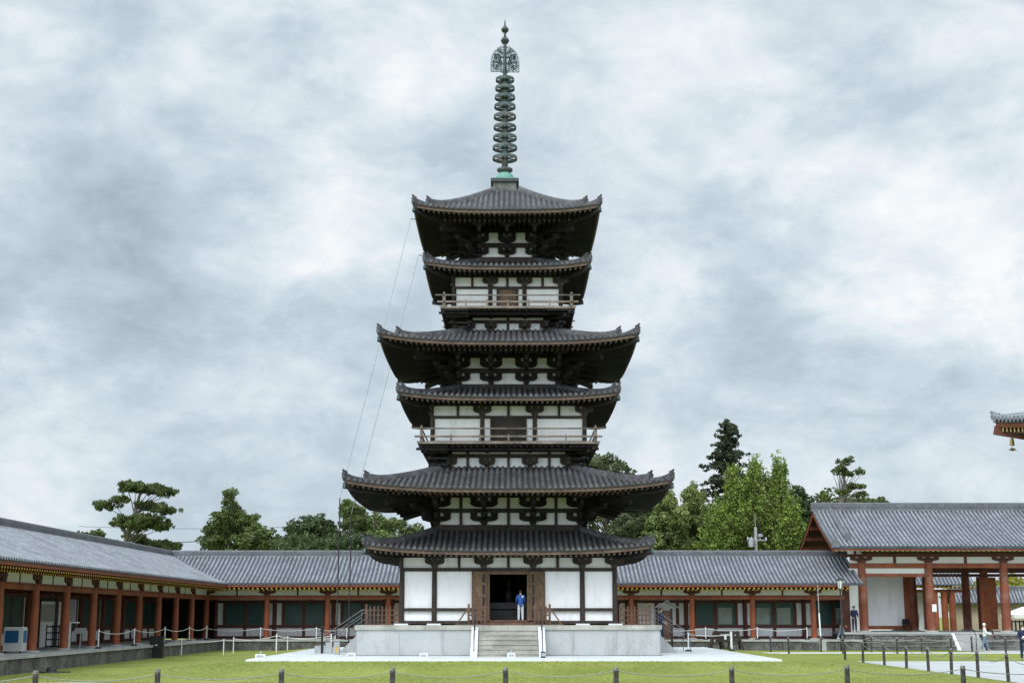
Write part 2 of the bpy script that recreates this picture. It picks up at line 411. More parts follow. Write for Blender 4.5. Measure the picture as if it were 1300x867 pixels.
        mb.grid(rows, tilem, flip=False)
        mb.add(rows[-1], [tuple(range(7))], tilem); mb.add(rows[0], [tuple(reversed(range(7)))], tilem)
        # demon tile plate + horn tile
        end = Vector(rows[-1][3]); dirn = Vector((-1, -1, 0)).normalized(); sd = Vector((1, -1, 0)).normalized()
        z0 = zr(min(-end.x, a), min(-end.x, a))
        pl = [(-.55, -.05), (-.5, .5), (-.62, .72), (-.4, .9), (0, 1.0), (.4, .9), (.62, .72), (.5, .5), (.55, -.05)]
        hh = end.z - z0
        vs = []
        for o_ in (0, .07):
            for l, zz in pl: vs.append(Vector((end.x, end.y, z0)) + dirn * o_ + sd * l * w * .8 + Vector((0, 0, zz * hh)))
        nn = len(pl)
        mb.add(vs, [tuple(range(nn)), tuple(reversed(range(nn, 2 * nn)))] + [(i, i + nn, (i + 1) % nn + nn, (i + 1) % nn) for i in range(nn)], tilem)
        p0 = end + Vector((0, 0, -.03)) - dirn * .15
        mb.tube([p0, p0 + dirn * .18 + Vector((0, 0, .06)), p0 + dirn * .25 + Vector((0, 0, .12))], [.06, .055, .045], 7, tilem)
    cr = MB(); ridge(cr, 0, stage, rh, .26, .22 * rh / .26, .9); me = cr.mesh('corner_ridge', smooth=True)
    cr2 = MB(); ridge(cr2, stage - .03, 1.0, rh * .62, .22, .26 * rh / .26, .8); me2 = cr2.mesh('corner_ridge_end', smooth=True)
    for k in range(4):
        inst(me, 'corner_ridge', r, rz=k * PI / 2); inst(me2, 'corner_ridge_end', r, rz=k * PI / 2)
    return r, zr
def alias(dst, src, f):
    m = M[src].copy(); m.name = dst; M[dst] = m
    for nd in m.node_tree.nodes:
        if nd.type == 'VALTORGB':
            for e in nd.color_ramp.elements: e.color = tuple(v * f for v in e.color[:3]) + (1,)
            break
mat('pan_tile_old', (.030, .029, .031), .6, .22, 1.3, 9, .16, .3, 25)
M['pan_tile_grey'] = M['tile_pan']

# ------------------------------------------------------------------ pagoda
CX, CY, GZ = -.17, 72.5, .455
pg = empty('pagoda', (CX, CY, GZ), 'tall dark wooden pagoda with six stacked tiled roofs and a green bronze spire', 'pagoda')
OFF = (0, 0, -GZ)
def P(mb, name, mt=None, smooth=False, dx=0, parent=None):
    return mb.build(name, mt, parent or pg, smooth, loc=None if parent else (dx, 0, -GZ))

# platform
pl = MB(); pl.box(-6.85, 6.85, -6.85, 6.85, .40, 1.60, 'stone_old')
for k in range(4):
    t_ = MB()
    for q_ in range(7):
        xa = -6.87 + q_ * 13.74 / 7; t_.box(xa + (.004 if q_ else .03), xa + 13.74 / 7 - (.004 if q_ < 6 else .03), -6.885 - .006 * (q_ % 2), -6.852, .43, 1.60, 'granite')
    pl.merge(t_, k * PI / 2)
plat = P(pl, 'stone_platform', 'granite')
cp = MB()
for k in range(10):   # cap slabs along each side, joints left open
    x0 = -6.95 + k * 1.39; cp.box(x0 + .004, x0 + 1.386, -6.96, -6.2, 1.603, 1.80)
cp.r4()
q = MB();
for k in range(4): q.merge(cp, k * PI / 2) if k % 2 == 0 else None
w_ = MB()
for k in range(8):
    y0 = -6.19 + k * 1.5475; w_.box(-6.96, -6.2, y0 + .004, y0 + 1.543, 1.603, 1.80)
q.merge(w_); q.merge(w_, PI)
q.box(-6.195, 6.195, -6.195, 6.195, 1.603, 1.796)
q.build('cap_stone', 'stone_cap', plat)
bs_ = MB(); bs_.box(-6.92, 6.92, -6.94, -6.893, .40, .475); bs_.r4().build('shadow_plinth', 'stone_old', plat)  # foot strip coloured dark to paint in the platform's contact shadow
# staircases
def stairs(rz, main):
    s = MB(); W = 1.33; SD = .33 if main else .22; RUN = 2.03 if main else 1.25
    for k in range(6):
        s.box(-W, W, -6.97 - SD * (6 - k) + SD, -6.965, .40 + .2 * k + .003, .555 + .2 * k); s.box(-W, W, -6.97 - SD * (6 - k) + SD - .035, -6.965, .558 + .2 * k, .60 + .2 * k)
    o = s.build('staircase', 'stone_cap', plat, rz=rz)
    for sx in (-1, 1):
        c = MB(); y1 = -6.97; y0 = -6.97 - RUN
        pr = [(y0, .40), (y0, .58), (y0 + .12, .62), (y1, 1.72), (y1, .40)]
        vs = [(sx * (W + .02), y, z) for y, z in pr] + [(sx * (W + .32), y, z) for y, z in pr]
        n = 5; c.add(vs, [tuple(range(n)), tuple(reversed(range(n, 2 * n)))] + [(i, i + n, (i + 1) % n + n, (i + 1) % n) for i in range(n)])
        c.build('stair_cheek', 'white_stone' if main else 'granite', o)
        h = MB(); xx = sx * (W + .17)
        hr = .025 if main else .018; YF = -8.75 if main else -8.9
        h.tube([(xx, YF, .46), (xx, YF, 1.35)], hr, 6); h.tube([(xx, -7.2, 1.6), (xx, -7.2, 2.5)], hr, 6)
        h.tube([(xx, YF - .25, 1.3), (xx, YF, 1.35), (xx, -7.2, 2.5), (xx, -6.7, 2.52)], hr, 6); h.tube([(xx, YF, 1.0), (xx, -7.2, 2.15)], hr * .8, 6)
        h.build('handrail', 'metal_dark' if main else 'steel', o)
stairs(0, True); stairs(PI / 2, False); stairs(-PI / 2, False); stairs(PI, False)

# ---- wall brackets
def arm(mb, x, z, w, h, y0, y1, blocks=3, m=None):
    # boat-shaped arm with rounded ends and bearing blocks on top
    e = w / 2; ah = h * .60
    hp = [(1, 1), (1, .62), (.95, .42), (.84, .22), (.66, .07), (.42, 0)]
    poly = [(-e * u_, ah * v_) for u_, v_ in hp] + [(e * u_, ah * v_) for u_, v_ in reversed(hp)]
    mb.prism([(x + px, z + pz) for px, pz in poly], y0, y1, m)
    bw = w * .105 + .03
    for k in ([-1, 0, 1] if blocks == 3 else [-1, 1]):
        cx = x + k * (e - bw)
        z0 = z + ah
        pb = [(-bw * .7, 0), (-bw, (h - ah) * .45), (-bw, h - ah), (bw, h - ah), (bw, (h - ah) * .45), (bw * .7, 0)]
        mb.prism([(cx + px, z0 + pz) for px, pz in pb], y0 - .01, y1 + .0, m)
def capblock(mb, x, z, w, h, y0, y1):
    mb.prism([(x - w * .33, z), (x - w * .5, z + h * .5), (x - w * .5, z + h), (x + w * .5, z + h), (x + w * .5, z + h * .5), (x + w * .33, z)], y0, y1)
def bracket_mesh(w, h, d):
    b = MB(); capblock(b, 0, 0, w * .36, h * .36, -d - .06, .02); arm(b, 0, h * .30, w, h * .70, -d, .02)
    return b.mesh('bracket')
def deep_bracket(w, z0, z1, z2, reach, drop, corner=False, wide=.95):
    # z0 base, z1 mid beam, z2 top;  reach outward (negative y), tail-rafter drop
    b = MB(); h = (z1 - z0); d = .12
    k = math.sqrt(2) if corner else 1
    if not corner:
        capblock(b, 0, z0, wide * .26, h * .32, -.2, .02); arm(b, 0, z0 + h * .28, wide, h * .72, -d, .02)
        arm(b, 0, z1 + .27, wide, (z2 - z1 - .24), -d, .02)
    z1b = z1 + .05
    for j, (l, z) in enumerate(((.62, z0 + h * .42), (1.15, z1b), )):
        l *= k; hh = .2
        vs = [(-.09, 0, z), (.09, 0, z), (.09, -l * .7, z), (-.09, -l * .7, z), (-.09, -l, z + .12), (.09, -l, z + .12), (-.09, -l, z + hh), (.09, -l, z + hh), (-.09, 0, z + hh), (.09, 0, z + hh)]
        b.add(vs, [(0, 1, 2, 3), (3, 2, 5, 4), (4, 5, 7, 6), (6, 7, 9, 8), (0, 3, 4, 6, 8), (1, 9, 7, 5, 2), (0, 8, 9, 1)])
        b.box(-.12, .12, -l - .03, -l + .2, z + hh, z + hh + .14)
        if not corner and j == 1: arm(b, 0, z2 + .06, wide * .66, .24, -l, -l + .16)
    # tail rafter
    p0 = Vector((0, .0, z2 + .12)); p1 = Vector((0, -reach * k - .25, z2 + .12 - drop))
    b.bar(p0, p1, .17, .22)
    e = p0.lerp(p1, .88)
    b.box(-.15, .15, e.y - .16, e.y + .14, e.z + .10, e.z + .26)
    if not corner: arm(b, 0, e.z + .2, wide * .8, .24, e.y - .11, e.y + .09)
    else: b.box(-.45, .45, e.y - .1, e.y + .1, e.z + .26, e.z + .42)
    return b.mesh('eave_bracket')

def put4(me, name, xs, a, z, dx=0, extra=.0):
    for k in range(4):
        for x in xs:
            c, s_ = math.cos(k * PI / 2), math.sin(k * PI / 2); y = -a - extra
            inst(me, name, pg, (x * c - y * s_ + dx, x * s_ + y * c, z - GZ), k * PI / 2)

def ring(z0, z1, a, t, m=None, ext=0):
    """square ring of four beams, butted"""
    b = MB(); b.box(-a - ext, a + ext, -a, -a + t, z0, z1); b.box(-a - ext, a + ext, a - t, a, z0, z1)
    b.box(-a, -a + t, -a + t + .002, a - t - .002, z0, z1); b.box(a - t, a, -a + t + .002, a - t - .002, z0, z1)
    return b
def posts4(xs, a, z0, z1, w, dx=0, name='column', me=None):
    b = MB(); b.box(-w / 2, w / 2, -w * .55, w * .45, z0 - GZ, z1 - GZ) if name != 'column' else b.lathe([(w / 2, z0 - GZ), (w / 2, z0 - GZ + (z1 - z0) * .6), (w * .46, z1 - GZ)], 12)
    me = b.mesh(name, 'wood_body', smooth=(name == 'column'))
    done = []
    for k in range(4):
        for x in xs:
            c, s_ = math.cos(k * PI / 2), math.sin(k * PI / 2); y = -a
            p = (round(x * c - y * s_, 3), round(x * s_ + y * c, 3))
            if p in done: continue
            done.append(p)
            inst(me, name, pg, (p[0] + dx, p[1], 0), k * PI / 2)

# ---- ground storey aisle (mok1)
A = 4.98; dcol = [1.16, 3.46, A]
C1 = [-A, -3.46, -1.16, 1.16, 3.46, A]
wl = MB(); t = .14; i = A - .05
DX = .93  # half door opening (visible)
wl.box(-i, -1.72, -i, -i + t, 1.98, 4.97); wl.box(1.72, i, -i, -i + t, 1.98, 4.97); wl.box(-1.718, 1.718, -i, -i + t, 4.30, 4.97)
wl.box(-i, -i + t, -i + t + .002, i, 1.98, 4.97); wl.box(i - t, i, -i + t + .002, i, 1.98, 4.97); wl.box(-i + t + .002, i - t - .002, i - t, i, 1.98, 4.97)
P(wl, 'wall', 'plaster')
P(ring(1.86, 2.0, A + .03, .2), 'ground_sill', 'wood_body')
for q_ in ((-A - .1, -1.68, -A - .09, -A + .02), (1.68, A + .1, -A - .09, -A + .02), (-A - .09, -A + .02, -A + .022, A), (A - .02, A + .09, -A + .022, A)): P(MB().box(*q_, 2.44, 2.58), 'waist_beam', 'wood_body')
P(ring(4.27, 4.43, A + .05, .16), 'lintel_beam', 'wood_body')
posts4(C1, A, 1.80, 4.42, .24)
st = MB().box(-.32, .32, -.28, .28, 1.797, 1.868)
me = MB().box(-.32, .32, -.28, .28, 1.797 - GZ, 1.868 - GZ).mesh('base_stone', 'white_stone')
for x in C1:
    if abs(x) > 1.2: inst(me, 'base_stone', pg, (x, -A, 0))
    inst(me, 'base_stone', pg, (x, A, 0))
me = bracket_mesh(.92, .50, .1); me.materials.clear(); me.materials.append(M['wood_body'])
put4(me, 'bracket', C1[1:], A, 4.43)
for k in range(4): pass
posts4([-2.31, 0, 2.31], A - .02, 4.43, 4.97, .12, name='strut')
P(ring(4.90, 5.08, A + .1, .22), 'wall_plate', 'wood_dark')
# interior + doors
inn = MB(); inn.box(-4.8, 4.8, -4.8, 4.8, 1.78, 1.93); P(inn, 'floor', 'wood_dark')
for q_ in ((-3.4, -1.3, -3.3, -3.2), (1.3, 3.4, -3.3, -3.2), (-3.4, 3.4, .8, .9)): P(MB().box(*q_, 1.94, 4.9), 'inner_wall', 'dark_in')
al = MB(); al.box(-1.6, 1.6, -2.6, -.4, 1.94, 2.5); al.box(-1.7, 1.7, -2.75, -2.65, 2.55, 2.85); al.box(-1.7, -1.6, -2.75, -2.65, 1.94, 2.55); al.box(1.6, 1.7, -2.75, -2.65, 1.94, 2.55)
P(al, 'altar', 'metal_dark')
im = MB(); im.lathe([(.35, 2.5), (.42, 2.7), (.3, 2.9), (.22, 3.2), (.26, 3.4), (.1, 3.6), (.13, 3.75), (.1, 3.9), (.02, 3.95)], 12, (0, -1.3, 0)); P(im, 'statue', 'metal_dark', True)
fr = MB(); fr.box(-1.0, -.87, -A - .06, -A + .1, 2.0, 4.27).box(.87, 1.0, -A - .06, -A + .1, 2.0, 4.27).box(-.868, .868, -A - .06, -A + .1, 4.13, 4.268).box(-.868, .868, -A - .06, -A + .1, 1.9, 2.03)
P(fr, 'door_frame', 'wood_door')
for sx in (-1, 1):
    d = MB(); x0, x1 = sorted((sx * 1.01, sx * 1.70)); y = -A - .05
    d.box(x0, x1, y - .05, y, 2.0, 4.26)
    for zz in (2.02, 2.55, 3.1, 3.65, 4.15): d.box(x0 + .01, x1 - .01, y - .085, y - .052, zz, zz + .1)
    for xx in (x0 + .01, (x0 + x1) / 2 - .03, x1 - .08): d.box(xx, xx + .07, y - .075, y - .053, 2.02, 4.25)
    do = P(d, 'door', 'wood_door')
    hn = MB().box(sx * 1.12 - .03, sx * 1.12 + .03, y - .12, y - .087, 3.0, 3.1); hn.build('handle', 'metal_dark', do)
P(MB().box(-1.25, 1.25, -6.1, -5.0, 1.803, 1.93), 'entrance_step', 'wood_door')
P(MB().box(-.95, .95, -6.12, -5.02, 1.933, 1.955), 'red_mat', 'red_cloth')

hip_roof(pg, OFF, 6.62, 3.50, 5.17, 6.24, .30, wallh=A, zin=5.12, rh=.24, stage=.93)
# ---- main 1
def mainstorey(a, xs, z, dx=0, struts=(), reach=2.0, drop=.35, wide=.95):
    # z: bottom beam lo,hi, band2 hi, midbeam hi, band1 hi
    z0, z1, z2, z3, z4 = z
    P(MB().box(-a + .08, a - .08, -a + .08, a - .08, z0 - .6, z4 + .15), 'wall', 'plaster', dx=dx)
    P(ring(z0 - .1, z1, a + .06, .2), 'base_beam', 'wood_body', dx=dx)
    P(ring(z2, z3, a + .03, .14), 'tie_beam', 'wood_body', dx=dx)
    P(ring(z4 + .02, z4 + .22, a + .06, .16), 'wall_plate', 'wood_dark', dx=dx)
    if struts: posts4(struts, a - .04, z1, z4 + .05, .14, dx, name='strut')
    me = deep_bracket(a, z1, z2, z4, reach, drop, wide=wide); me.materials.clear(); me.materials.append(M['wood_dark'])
    inner = [x for x in xs if abs(x) < a - .01]
    for k in range(4):
        for x in xs:
            c, s_ = math.cos(k * PI / 2), math.sin(k * PI / 2); y = -a + .03
            inst(me, 'eave_bracket', pg, (x * c - y * s_ + dx, x * s_ + y * c, -GZ), k * PI / 2)
    mc = deep_bracket(a, z1, z2, z4, reach, drop, True); mc.materials.clear(); mc.materials.append(M['wood_dark'])
    for k in range(4):
        c, s_ = math.cos(k * PI / 2), math.sin(k * PI / 2); x, y = -a, -a
        inst(mc, 'eave_bracket', pg, (x * c - y * s_ + dx, x * s_ + y * c, -GZ), k * PI / 2 - PI / 4)
    rr = a + reach * .95; zz = z4 + .12 - drop * .95 + .42
    P(ring(zz, zz + .18, rr, .18, ext=.5), 'eave_purlin', 'wood_dark', dx=dx)
mainstorey(3.46, [-3.46, -1.18, 1.18, 3.46], (6.30, 6.53, 7.11, 7.31, 7.82), struts=(-2.3, 0, 2.3), reach=2.1, drop=.5, wide=1.34)
hip_roof(pg, OFF, 7.50, 3.0, 7.96, 9.33, .42, wallh=3.46, zin=8.25, two=True)
# ---- waist / balcony / aisle storey
def waist(a, xs, z, dx=0, struts=(), bz=None, ba=4.38, bh=.34, bw=.8):
    z0, z1, z2, z3 = z
    P(MB().box(-a + .06, a - .06, -a + .06, a - .06, z0 - .5, z3 + .2), 'waist_wall', 'plaster', dx=dx)
    P(ring(z1, z2, a + .02, .12), 'waist_tie_beam', 'wood_body', dx=dx)
    P(ring(z3, z3 + .34, a + .04, .14), 'waist_top_beam', 'wood_dark', dx=dx)
    P(ring(z0 - .12, z0 + .02, a + .1, .14), 'waist_base_beam', 'wood_body', dx=dx)
    me = bracket_mesh(bw, z1 - z0 + .02, .12); me.materials.clear(); me.materials.append(M['wood_body'])
    put4(me, 'bracket', xs, a, z0 - .01, dx)
    if struts: posts4(struts, a - .02, z0, z3 + .02, .13, dx, name='strut')
    # projecting balcony joists and supporting arms
    j = MB()
    for x in xs:
        j.box(x - .08, x + .08, -ba + .55, -a, z3 - .06, z3 + .08); j.box(x - .08, x + .08, -a - .7, -a, z0 + .12, z0 + .27)
        j.box(x - .13, x + .13, -a - .72, -a - .5, z0 + .27, z0 + .40)
    j.box(-ba + .3, ba - .3, -ba + .45, -ba + .62, z3 - .04, z3 + .08)
    j.box(-ba + .6, ba - .6, -a - .8, -a - .66, z3 + .0, z3 + .08)
    n = int(ba / .3)
    for k in range(-n, n + 1): j.box(k * .3 - .04, k * .3 + .04, -ba + .06, -a, z3 + .085, z3 + .155)
    for i_, (l, zz) in enumerate(((ba - .08, z3 + .0), (ba - .3, z2 + .02), (ba - .52, (z1 + z2) / 2 - .2), (ba - .66, z0 + .1))):
        j.bar((-a + .1, -a + .1, zz), (-l, -l, zz), .16, .14); j.box(-l - .16, -a, -l + .15, -l + .27, zz - .05, zz + .06)
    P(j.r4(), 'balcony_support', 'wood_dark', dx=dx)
    zf = bz[0]
    fl = MB(); n = 14
    fl.box(-ba, ba, -ba, -a + .0, zf - .07, zf); fl.box(-ba, ba, a, ba, zf - .07, zf); fl.box(-ba, -a, -a + .002, a - .002, zf - .07, zf); fl.box(a, ba, -a + .002, a - .002, zf - .07, zf)
    bal = P(fl, 'balcony', 'wood_rail', dx=dx)
    rl = MB(); r_ = ba - .18
    rl.tube([(-r_ - .45, -r_, bz[2]), (0, -r_, bz[2] - .012), (r_ + .45, -r_, bz[2])], .038, 7)
    rl.box(-r_ - .34, r_ + .34, -r_ - .05, -r_ + .05, bz[1] - .04, bz[1] + .05)
    rl.box(-r_ - .22, r_ + .22, -r_ - .07, -r_ + .07, zf + .004, zf + .07)
    for x in [-r_ * .66, -r_ * .33, 0, r_ * .33, r_ * .66]:
        rl.box(x - .045, x + .045, -r_ - .04, -r_ + .04, zf + .07, bz[1] - .04); rl.box(x - .03, x + .03, -r_ - .03, -r_ + .03, bz[1] + .05, bz[1] + .12)
    rl.box(-r_ - .075, -r_ + .075, -r_ - .076, -r_ + .076, zf + .1, bz[2] + .03)
    rl.lathe([(.03, 0), (.06, .04), (.05, .09), (.01, .13)], 8, (-r_, -r_, bz[2] + .03))
    me = rl.mesh('railing', 'wood_rail')
    for k in range(4): inst(me, 'railing', bal, rz=k * PI / 2)
waist(2.92, [-2.92, -1.05, 1.05, 2.92], (9.33, 9.83, 10.01, 10.12), struts=(-2.0, 0, 2.0), bz=(10.42, 10.72, 11.12), ba=4.38)
def aisle(a, xs, z, dw, zd, dx=0, struts=(), bw=.8, doorm='wood_door'):
    z0, zn0, zn1, z3 = z
    P(MB().box(-a + .05, a - .05, -a + .05, a - .05, z0, z3 + .1), 'wall', 'plaster', dx=dx)
    P(ring(zn0, zn1, a + .06, .14), 'lintel_beam', 'wood_body', dx=dx)
    P(ring(z0, z0 + .14, a + .08, .16), 'sill_beam', 'wood_body', dx=dx)
    P(ring(z3, z3 + .16, a + .1, .2), 'wall_plate', 'wood_dark', dx=dx)
    posts4(xs, a, z0, zn1, .22, dx)
    me = bracket_mesh(bw, z3 - zn1, .12); me.materials.clear(); me.materials.append(M['wood_body'])
    put4(me, 'bracket', xs[1:], a, zn1, dx)
    posts4(struts, a - .02, zn1, z3, .12, dx, name='strut')
    d = MB()
    for k in range(7): x0 = -dw + k * 2 * dw / 7; d.box(x0 + .004, x0 + 2 * dw / 7 - .004, -a - .02, -a + .03, z0 + .14, zn0 - .05)
    do = P(d, 'door', doorm, dx=dx)
    f_ = MB().box(-dw - .13, -dw, -a - .06, -a + .04, z0 + .14, zn0).box(dw, dw + .13, -a - .06, -a + .04, z0 + .14, zn0).box(-dw, dw, -a - .06, -a + .04, zn0 - .05, zn0 - .002)
    f_.build('frame', 'wood_body', do)
aisle(3.70, [-3.7, -1.28, 1.28, 3.7], (10.42, 11.66, 11.79, 12.28), .76, 0, struts=(-2.47, 0, 2.47), doorm='wood_body', bw=.9)
hip_roof(pg, OFF, 5.28, 2.5, 12.52, 13.34, .26, wallh=3.7, zin=12.46, rh=.22, stage=.93)
mainstorey(2.47, [-2.47, -.88, .88, 2.47], (13.30, 13.55, 14.12, 14.35, 14.87), reach=1.9, drop=.45, wide=1.12)
hip_roof(pg, OFF, 6.17, 1.98, 15.07, 16.36, .38, wallh=2.47, zin=15.3, two=True)
waist(1.94, [-1.94, -.86, .86, 1.94], (16.36, 16.76, 16.92, 17.05), struts=(0,), bz=(17.31, 17.6, 17.95), ba=3.36, bw=.62, dx=-.04)
aisle(2.68, [-2.68, -.86, .86, 2.68], (17.31, 18.38, 18.49, 18.97), .42, 0, dx=-.06, struts=(-1.77, 0, 1.77), bw=.8)
hip_roof(pg, (-.06, 0, -GZ), 4.10, 1.42, 19.24, 20.1, .26, wallh=2.68, zin=19.15, rh=.22, stage=.93)
mainstorey(1.40, [-1.4, 0, 1.4], (20.12, 20.34, 20.86, 21.09, 21.64), dx=-.09, reach=1.75, drop=.42, wide=.93)
hip_roof(pg, (-.08, 0, -GZ), 4.62, .66, 21.99, 24.12, .30, wallh=1.4, zin=22.05, two=True, stage=.83, conc=.40)

# ---- spire
sx_ = -.21
fb = MB(); fb.box(-.62, .62, -.62, .62, 24.0, 24.62)
spire = P(fb, 'spire_base', 'roban', dx=sx_)
MB().box(-.74, .74, -.74, .74, 24.622, 24.80).build('base_lid', 'copper_dark', spire)
MB().box(-.70, .70, -.70, .70, 24.803, 24.835).build('lid_top', 'patina', spire)
MB().lathe([(.50, 24.836), (.50, 24.95), (.46, 25.12), (.36, 25.24), (.30, 25.28)], 20).build('inverted_bowl', 'patina', spire, True)
MB().lathe([(.26, 25.28), (.34, 25.36), (.42, 25.42), (.42, 25.52), (.22, 25.58)], 12).build('lotus_collar', 'bronze', spire, True)
mast = P(MB().lathe([(.17, 25.5), (.15, 28), (.13, 30.5), (.10, 31), (.09, 32.4), (.05, 33.6), (.02, 33.95)], 12), 'mast', 'bronze', True, dx=sx_ + .0)
# nine rings
zrs = [26.12, 26.70, 27.26, 27.84, 28.44, 29.01, 29.53, 30.04, 30.53]
rads = [.66, .655, .635, .61, .60, .575, .55, .525, .50]
for z, r_ in zip(zrs, rads):
    b = MB(); n = 24; pr = [(r_, -.085), (r_, .065), (r_ * .98, .085), (r_ * .93, .08), (r_ * .935, -.085)]
    vs = []; fs = []
    for k in range(n):
        t_ = 2 * PI * k / n
        for rr, zz in pr: vs.append((rr * math.cos(t_), rr * math.sin(t_), z + zz))
    for k in range(n):
        for q_ in range(5):
            a0 = k * 5 + q_; a1 = k * 5 + (q_ + 1) % 5; b0 = ((k + 1) % n) * 5 + q_; b1 = ((k + 1) % n) * 5 + (q_ + 1) % 5; fs.append((a0, b0, b1, a1))
    b.add(vs, fs)
    b.lathe([(.215, z - .05), (.235, z), (.215, z + .05)], 12)
    for k in range(8):
        t_ = 2 * PI * (k + .5) / 8; b.bar((.15 * math.cos(t_), .2 * math.sin(t_), z), (r_ * .9 * math.cos(t_), r_ * .9 * math.sin(t_), z + .0), .035, .07)
    rg = b.build('spire_ring', 'bronze', mast, True)
# water flame: four openwork fins
def flame():
    b = MB(); rr = random.Random(5)
    H0, H1 = 30.98, 32.42
    def env(u): # half width at relative height
        return .74 if u < .25 else .74 * math.sqrt(max(0, 1 - ((u - .25) / .75) ** 2.4))
    # frame
    pts = [(.1, H0), (.74, H0)] + [(env(u), H0 + u * (H1 - H0)) for u in [i / 12 for i in range(1, 13)]]
    for p, q2 in zip(pts[:-1], pts[1:]): b.bar((p[0], 0, p[1]), (q2[0], 0, q2[1]), .03, .035, up=(0, 1, 0))
    # curling scroll tracery
    for i in range(85):
        u = rr.uniform(.03, .9); w = env(u)
        cx = rr.uniform(.12, max(.14, w - .08)); cz = H0 + u * (H1 - H0); ra = rr.uniform(.05, .12); a0 = rr.uniform(0, 2 * PI); n = 7
        prev = None
        for j in range(n + 1):
            t_ = a0 + j * rr.uniform(.5, .75); r_ = ra * (1 - .6 * j / n)
            x = min(max(cx + r_ * math.cos(t_), .05), w); p = (x, 0, cz + r_ * 1.3 * math.sin(t_))
            if prev: b.bar(prev, p, .026, .03, up=(0, 1, 0))
            prev = p
    for i in range(12):
        u = i / 12; w = env(u); z = H0 + u * (H1 - H0); b.bar((.05, 0, z), (w * .55, 0, z + .2), .025, .028, up=(0, 1, 0)); 
        if w > .3: b.bar((w, 0, z), (w * .62, 0, z + .16), .025, .028, up=(0, 1, 0))
        b.bar((w, 0, z), (w + .05, 0, z + .07), .025, .03, up=(0, 1, 0))
    return b.mesh('water_flame', 'patina_dark')
mat('patina_dark', (.045, .085, .088), .6, .25, 3, 12, .15, 0)
fm = flame()
for k in range(4): inst(fm, 'water_flame', mast, rz=k * PI / 2 + R(4))
MB().lathe([(.05, 32.55), (.17, 32.62), (.235, 32.76), (.17, 32.9), (.05, 32.98)], 14).build('jewel', 'copper_dark', mast, True)
MB().lathe([(.05, 33.2), (.15, 33.26), (.215, 33.38), (.16, 33.50), (.05, 33.62)], 14).build('jewel', 'copper_dark', mast, True)
MB().tube([(0, 0, 33.9), (0, 0, 35.0)], [.015, .008], 6).build('lightning_rod', 'metal_grey', mast)

# ------------------------------------------------------------------ cloister corridors
def slope_tiles(mb, rows, pr, pitch, tr, mt, pan, clip=None, axis='x'):
    """rows: positions along ridge; pr(d)->z; d from 0 (ridge) to D"""
    pass
RZ, EZ, HALF = 6.30, 4.28, 4.85   # ridge / eave heights, half span
XL, YB = -20.5, 97.0              # inner column lines
WX, WY = XL - 3.3, YB + 3.3       # wall (ridge) lines
XE, YE = WX + HALF, WY - HALF
def zc(d): # corridor roof height at distance d from ridge
    t = d / HALF; return RZ + (EZ - RZ) * (t + .16 * t * (1 - t))
def slope(mb, f, s0, s1, clipf, pitch=.29, tr=.088):
    """f(s,d)->(x,y); s along the ridge"""
    n = int((s1 - s0) / pitch); NS = 8
    cols_ = []
    for k in range(n + 1):
        s = s0 + k * pitch; dm = clipf(s)
        pts = [(f(s, dm * i / NS), zc(dm * i / NS)) for i in range(NS + 1)]
        cols_.append([(p[0], p[1], z) for p, z in pts])
    mb.grid(cols_, 'tile_pan')
    for k in range(n + 1):
        s = s0 + k * pitch; dm = clipf(s)
        if dm < .3: continue
        full = dm >= HALF - 1e-3
        dd = dm + (.05 if full else 0); rows = []
        for i in range(NS + 1):
            d = dd * i / NS; z = zc(min(d, HALF)); j = random.uniform(-.004, .004)
            rw = []
            for q_ in (PI, PI * .76, PI * .5, PI * .24, 0):
                x, y = f(s + j + tr * math.cos(q_), d); rw.append((x, y, z + .012 + tr * 1.1 * math.sin(q_)))
            rows.append(rw)
        mb.grid(rows, 'tile_grey')
        if full:
            vs = []
            for u in range(8):
                x, y = f(s + tr * 1.1 * math.cos(2 * PI * u / 8), dd + .005); vs.append((x, y, EZ + .03 + tr * 1.05 * math.sin(2 * PI * u / 8)))
            mb.add(vs, [tuple(range(8))], 'tile_pan')
def eave_lip(mb, f, s0, s1):
    v = [(*f(s, HALF + .01), EZ + z) for z in (.01, -.08) for s in (s0, s1)]
    mb.add(v, [(0, 1, 3, 2)], 'tile_pan')

def bracket_c():
    b = MB(); capblock(b, 0, 0, .4, .16, -.2, .2); arm(b, 0, .13, 1.15, .3, -.09, .09); return b.mesh('bracket', 'verm_dark')
BRK = bracket_c()
def colmesh(h, r):
    return MB().lathe([(r * .98, 0), (r * 1.02, h * .3), (r, h * .55), (r * .86, h)], 16).mesh('column', 'verm', True)
COLM = colmesh(2.86, .19)
BASEM = MB().lathe([(.34, 0), (.34, .05), (.26, .09)], 14).mesh('base_stone', 'stone_pave', True)

